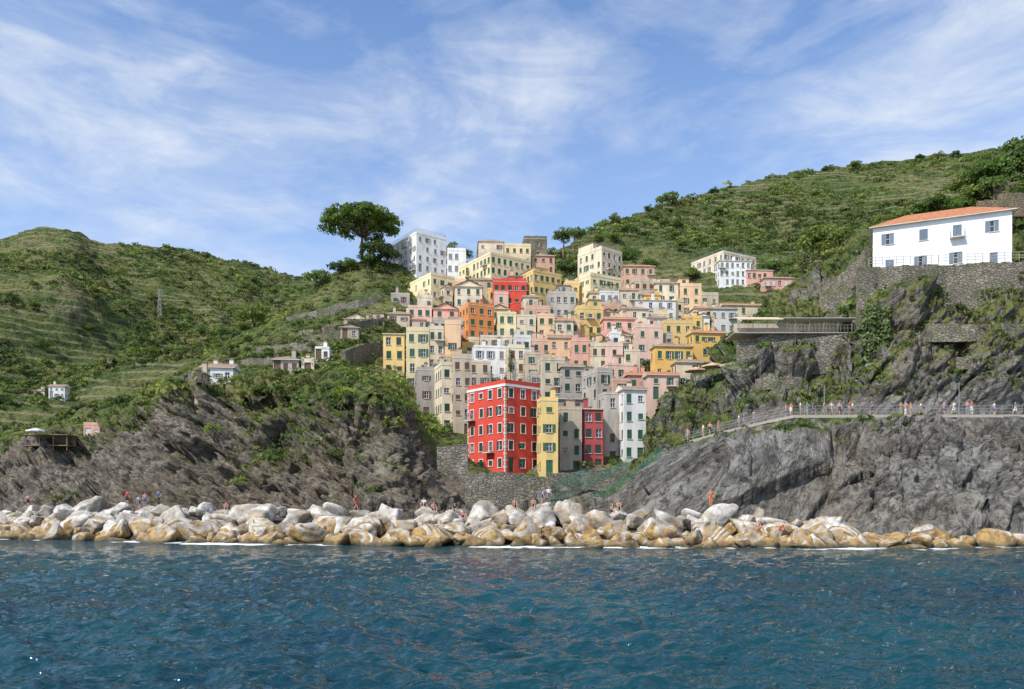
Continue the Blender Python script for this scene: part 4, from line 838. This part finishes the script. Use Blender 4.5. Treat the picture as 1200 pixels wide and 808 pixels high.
def person_tpl(pose,long=False):
    j=J(pose); names=list(j); me=bpy.data.meshes.new('body'); me.from_pydata([j[n] for n in names],[(names.index(a),names.index(b)) for a,b in BON],[])
    o=link(bpy.data.objects.new('tmp',me)); o.modifiers.new('s','SKIN')
    for n,v in zip(names,me.skin_vertices[0].data):
        k=n if n in RAD else n[1:]; v.radius=RAD[k]; v.use_root=(n=='pelvis')
    sb=o.modifiers.new('u','SUBSURF'); sb.levels=2
    dg=bpy.context.evaluated_depsgraph_get(); dg.update(); bodyme=bpy.data.meshes.new_from_object(o.evaluated_get(dg)); bpy.data.objects.remove(o)
    V=[v.co.copy() for v in bodyme.vertices]; Nn=[v.normal.copy() for v in bodyme.vertices]; Fc=[tuple(p.vertices) for p in bodyme.polygons]
    mb=MB(); mb.v=[tuple(v) for v in V]; mb.f=list(Fc); mb.m=[0]*len(Fc)
    for s,sx_ in (('l',-1),('r',1)):
        wv=Vector(j[s+'wrist']); hv=Vector(j[s+'hand']); d=(hv-wv).normalized(); side=Vector((0,1,0))
        sd=(side-d*side.dot(d)).normalized(); inn=Vector((-sx_,0,0))
        for q,(L,o_) in enumerate(((.070,-.027),(.080,-.009),(.074,.009),(.058,.026))):
            b0=hv+sd*o_-d*.005; b1=b0+d*L*.55; b2=b1+(d*.8+inn*.5).normalized()*L*.5; mb.beam(b0,b1,.009,0,.008,6); mb.beam(b1,b2,.008,0,.006,6)
        t0=wv+d*.03-sd*.02; t1=t0+(d*.6-sd*.8).normalized()*.045; mb.beam(t0,t1,.011,0,.009,6); mb.beam(t1,t1+d*.03,.009,0,.007,6)
    hc=(Vector(j['chin'])+Vector(j['crown']))/2
    mb.beam(hc+Vector((0,-.075,.02)),hc+Vector((0,-.105,-.015)),.008,0,.014,6)
    for x in (-.03,.03): mb.box(hc.x+x-.012,hc.y-.092,hc.z+.012,hc.x+x+.012,hc.y-.078,hc.z+.024,1)
    mb.box(hc.x-.02,hc.y-.088,hc.z-.048,hc.x+.02,hc.y-.075,hc.z-.040,1)
    for x in (-.082,.082): mb.box(hc.x+x-.008,hc.y-.01,hc.z-.025,hc.x+x+.008,hc.y+.02,hc.z+.03,0)
    bm_=mb.mesh('body',[SKINM,flat('feature',(.08,.03,.025))],True)
    def dist(p,a,b):
        a=Vector(j[a]);b=Vector(j[b]);t=max(0,min(1,(p-a).dot(b-a)/max(1e-9,(b-a).length_squared))); return (p-(a+(b-a)*t)).length,t
    lab=[min(((dist(v,a,b)[0],a,b,dist(v,a,b)[1]) for a,b in BON)) for v in V]
    def part(nm,fn,off):
        keep=[f for f in Fc if all(fn(*lab[i][1:],V[i]) for i in f)]; used=sorted({i for f in keep for i in f}); mp={i:k for k,i in enumerate(used)}
        return [tuple(V[i]+Nn[i]*off) for i in used],[tuple(mp[i] for i in f) for f in keep]
    top_=part('shirt',lambda a,b,t,p:(a,b) in (('pelvis','spine'),('spine','chest')) or (b=='neck' and t<.6) or b[1:]=='sh' or (a[1:]=='sh' and t<.6),.016)
    bot=part('shorts',lambda a,b,t,p:(a=='pelvis') or (a[1:]=='hip' and (t<(.95 if long else .65))) or (long and a[1:]=='knee' and t<.8),.018)
    hr=part('hair',lambda a,b,t,p:b=='crown' and (p.z>hc.z+.035 or p.y>hc.y+.02),.014)
    return bm_,top_,bot,hr
TPL={p:person_tpl(p,l) for p,l in (('stand',False),('walk',False),('hip',True),('sit',False),('lean',False))}
CC={'red':(.55,.05,.04),'white':(.75,.74,.72),'pink':(.7,.30,.30),'blue':(.06,.14,.35),'black':(.03,.03,.035),'orange':(.7,.2,.06),'grey':(.3,.3,.32),'teal':(.05,.3,.3),'khaki':(.35,.29,.18)}
CM={k:flat('cloth_'+k,v,.9) for k,v in CC.items()}; HM={k:flat('hair_'+k,v,.7) for k,v in {'dark':(.03,.02,.015),'blond':(.32,.2,.09),'brown':(.1,.055,.03)}.items()}
_cm={}
def cl(tp,kind,mat):
    k=(tp,kind,mat.name)
    if k not in _cm:
        v,f=TPL[tp][{'shirt':1,'shorts':2,'hair':3}[kind]]; m=bpy.data.meshes.new(kind); m.from_pydata(v,[],f); m.materials.append(mat); m.polygons.foreach_set('use_smooth',[True]*len(f)); _cm[k]=m
    return _cm[k]
def person(loc,pose,rot,sh,so,label,s=1.04,bare=False):
    e=empty('person',loc,rot); e.scale=(s,)*3; top(e,label,'person','people by the shore'); obj('body',TPL[pose][0],e)
    if not bare: obj('shirt',cl(pose,'shirt',CM[sh]),e)
    obj('shorts',cl(pose,'shorts',CM[so]),e); obj('hair',cl(pose,'hair',HM[random.choice(['dark','brown','blond'])]),e)
def onrock(px,D):
    x=(px-CX)/F*D; z=-9
    for bv in (BB,SH['coastal_cliff']['bvh'],SH['headland_cliff']['bvh']):
        h=bv.ray_cast(Vector((x,D,60)),Vector((0,0,-1)))[0]
        if h: z=max(z,h.z)
    return Vector((x,D,z-.03))
def onpeak(px,d0):
    c=[onrock(px+dx,Dw(px)+d0+dd) for dd in (-1.6,-.8,0,.8) for dx in (-3,0,3)]; return max(c,key=lambda v:v.z)
for px,dd,ps,rt,a,b_,bare in ((30,8,'stand',.3,'pink','black',0),(152,8.5,'stand',0,'red','black',0),(160,8.6,'walk',1.2,'white','blue',0),(167,8.5,'stand',.4,'pink','blue',0),(183,8.8,'hip',-.4,'blue','black',0),
   (268,8,'sit',.3,'red','blue',1),(414,8.5,'walk',1.4,'red','red',0),(497,8,'sit',-.3,'white','black',0),(511,8,'sit',.5,'pink','black',0),(536,8.5,'sit',0,'black','grey',0),(545,8.5,'sit',.8,'white','red',0),
   (622,8,'sit',0,'pink','black',1),(632,8,'lean',.8,'orange','blue',1),(640,8.5,'stand',0,'white','blue',0),(714,7.5,'sit',.6,'orange','black',1),(830,8,'hip',.3,'orange','orange',0),(728,8,'sit',0,'teal','black',1),
   (891,1.6,'sit',1.,'orange','orange',1),(911,2.4,'lean',1.3,'red','red',1),(600,8,'sit',.2,'red','black',1)):
    person(onpeak(px,dd),ps,rt,a,b_,f"{'swimmer' if bare else 'person in '+a+' top'} {dict(stand='standing',walk='walking',hip='standing hand on hip',sit='sitting',lean='bending forward')[ps]} on the boulders",1.08,bool(bare))
cs_=['pink','white','pink','red','white','blue','grey','pink','orange','white','teal','black']
def pathpt(px,off):
    for a,b in zip(pts[:-1],pts[1:]):
        pa=CX+F*a.x/a.y; pb=CX+F*b.x/b.y
        if pa<=px<=pb: t=(px-pa)/(pb-pa); q=a+(b-a)*t; return Vector((q.x*(q.y+off)/q.y,q.y+off,q.z))
for i,px in enumerate((806,824,832,842,866,872,884,921,927,938,946,953,966,975,984,996,999,1022,1056,1061,1067,1079,1090,1093,1107,1118,1134,1139,1165,1190)):
    q=pathpt(px,random.uniform(.5,1.6)); ps=random.choice(['stand','walk','hip','walk','stand']); a=cs_[i%12]
    person(q,ps,random.choice([1.5,-1.5,0,.4,1.3]),a,random.choice(['blue','black','khaki','white','grey']),f"person in {a} top {'walking' if ps=='walk' else 'standing'} on the cliff path",1.06)
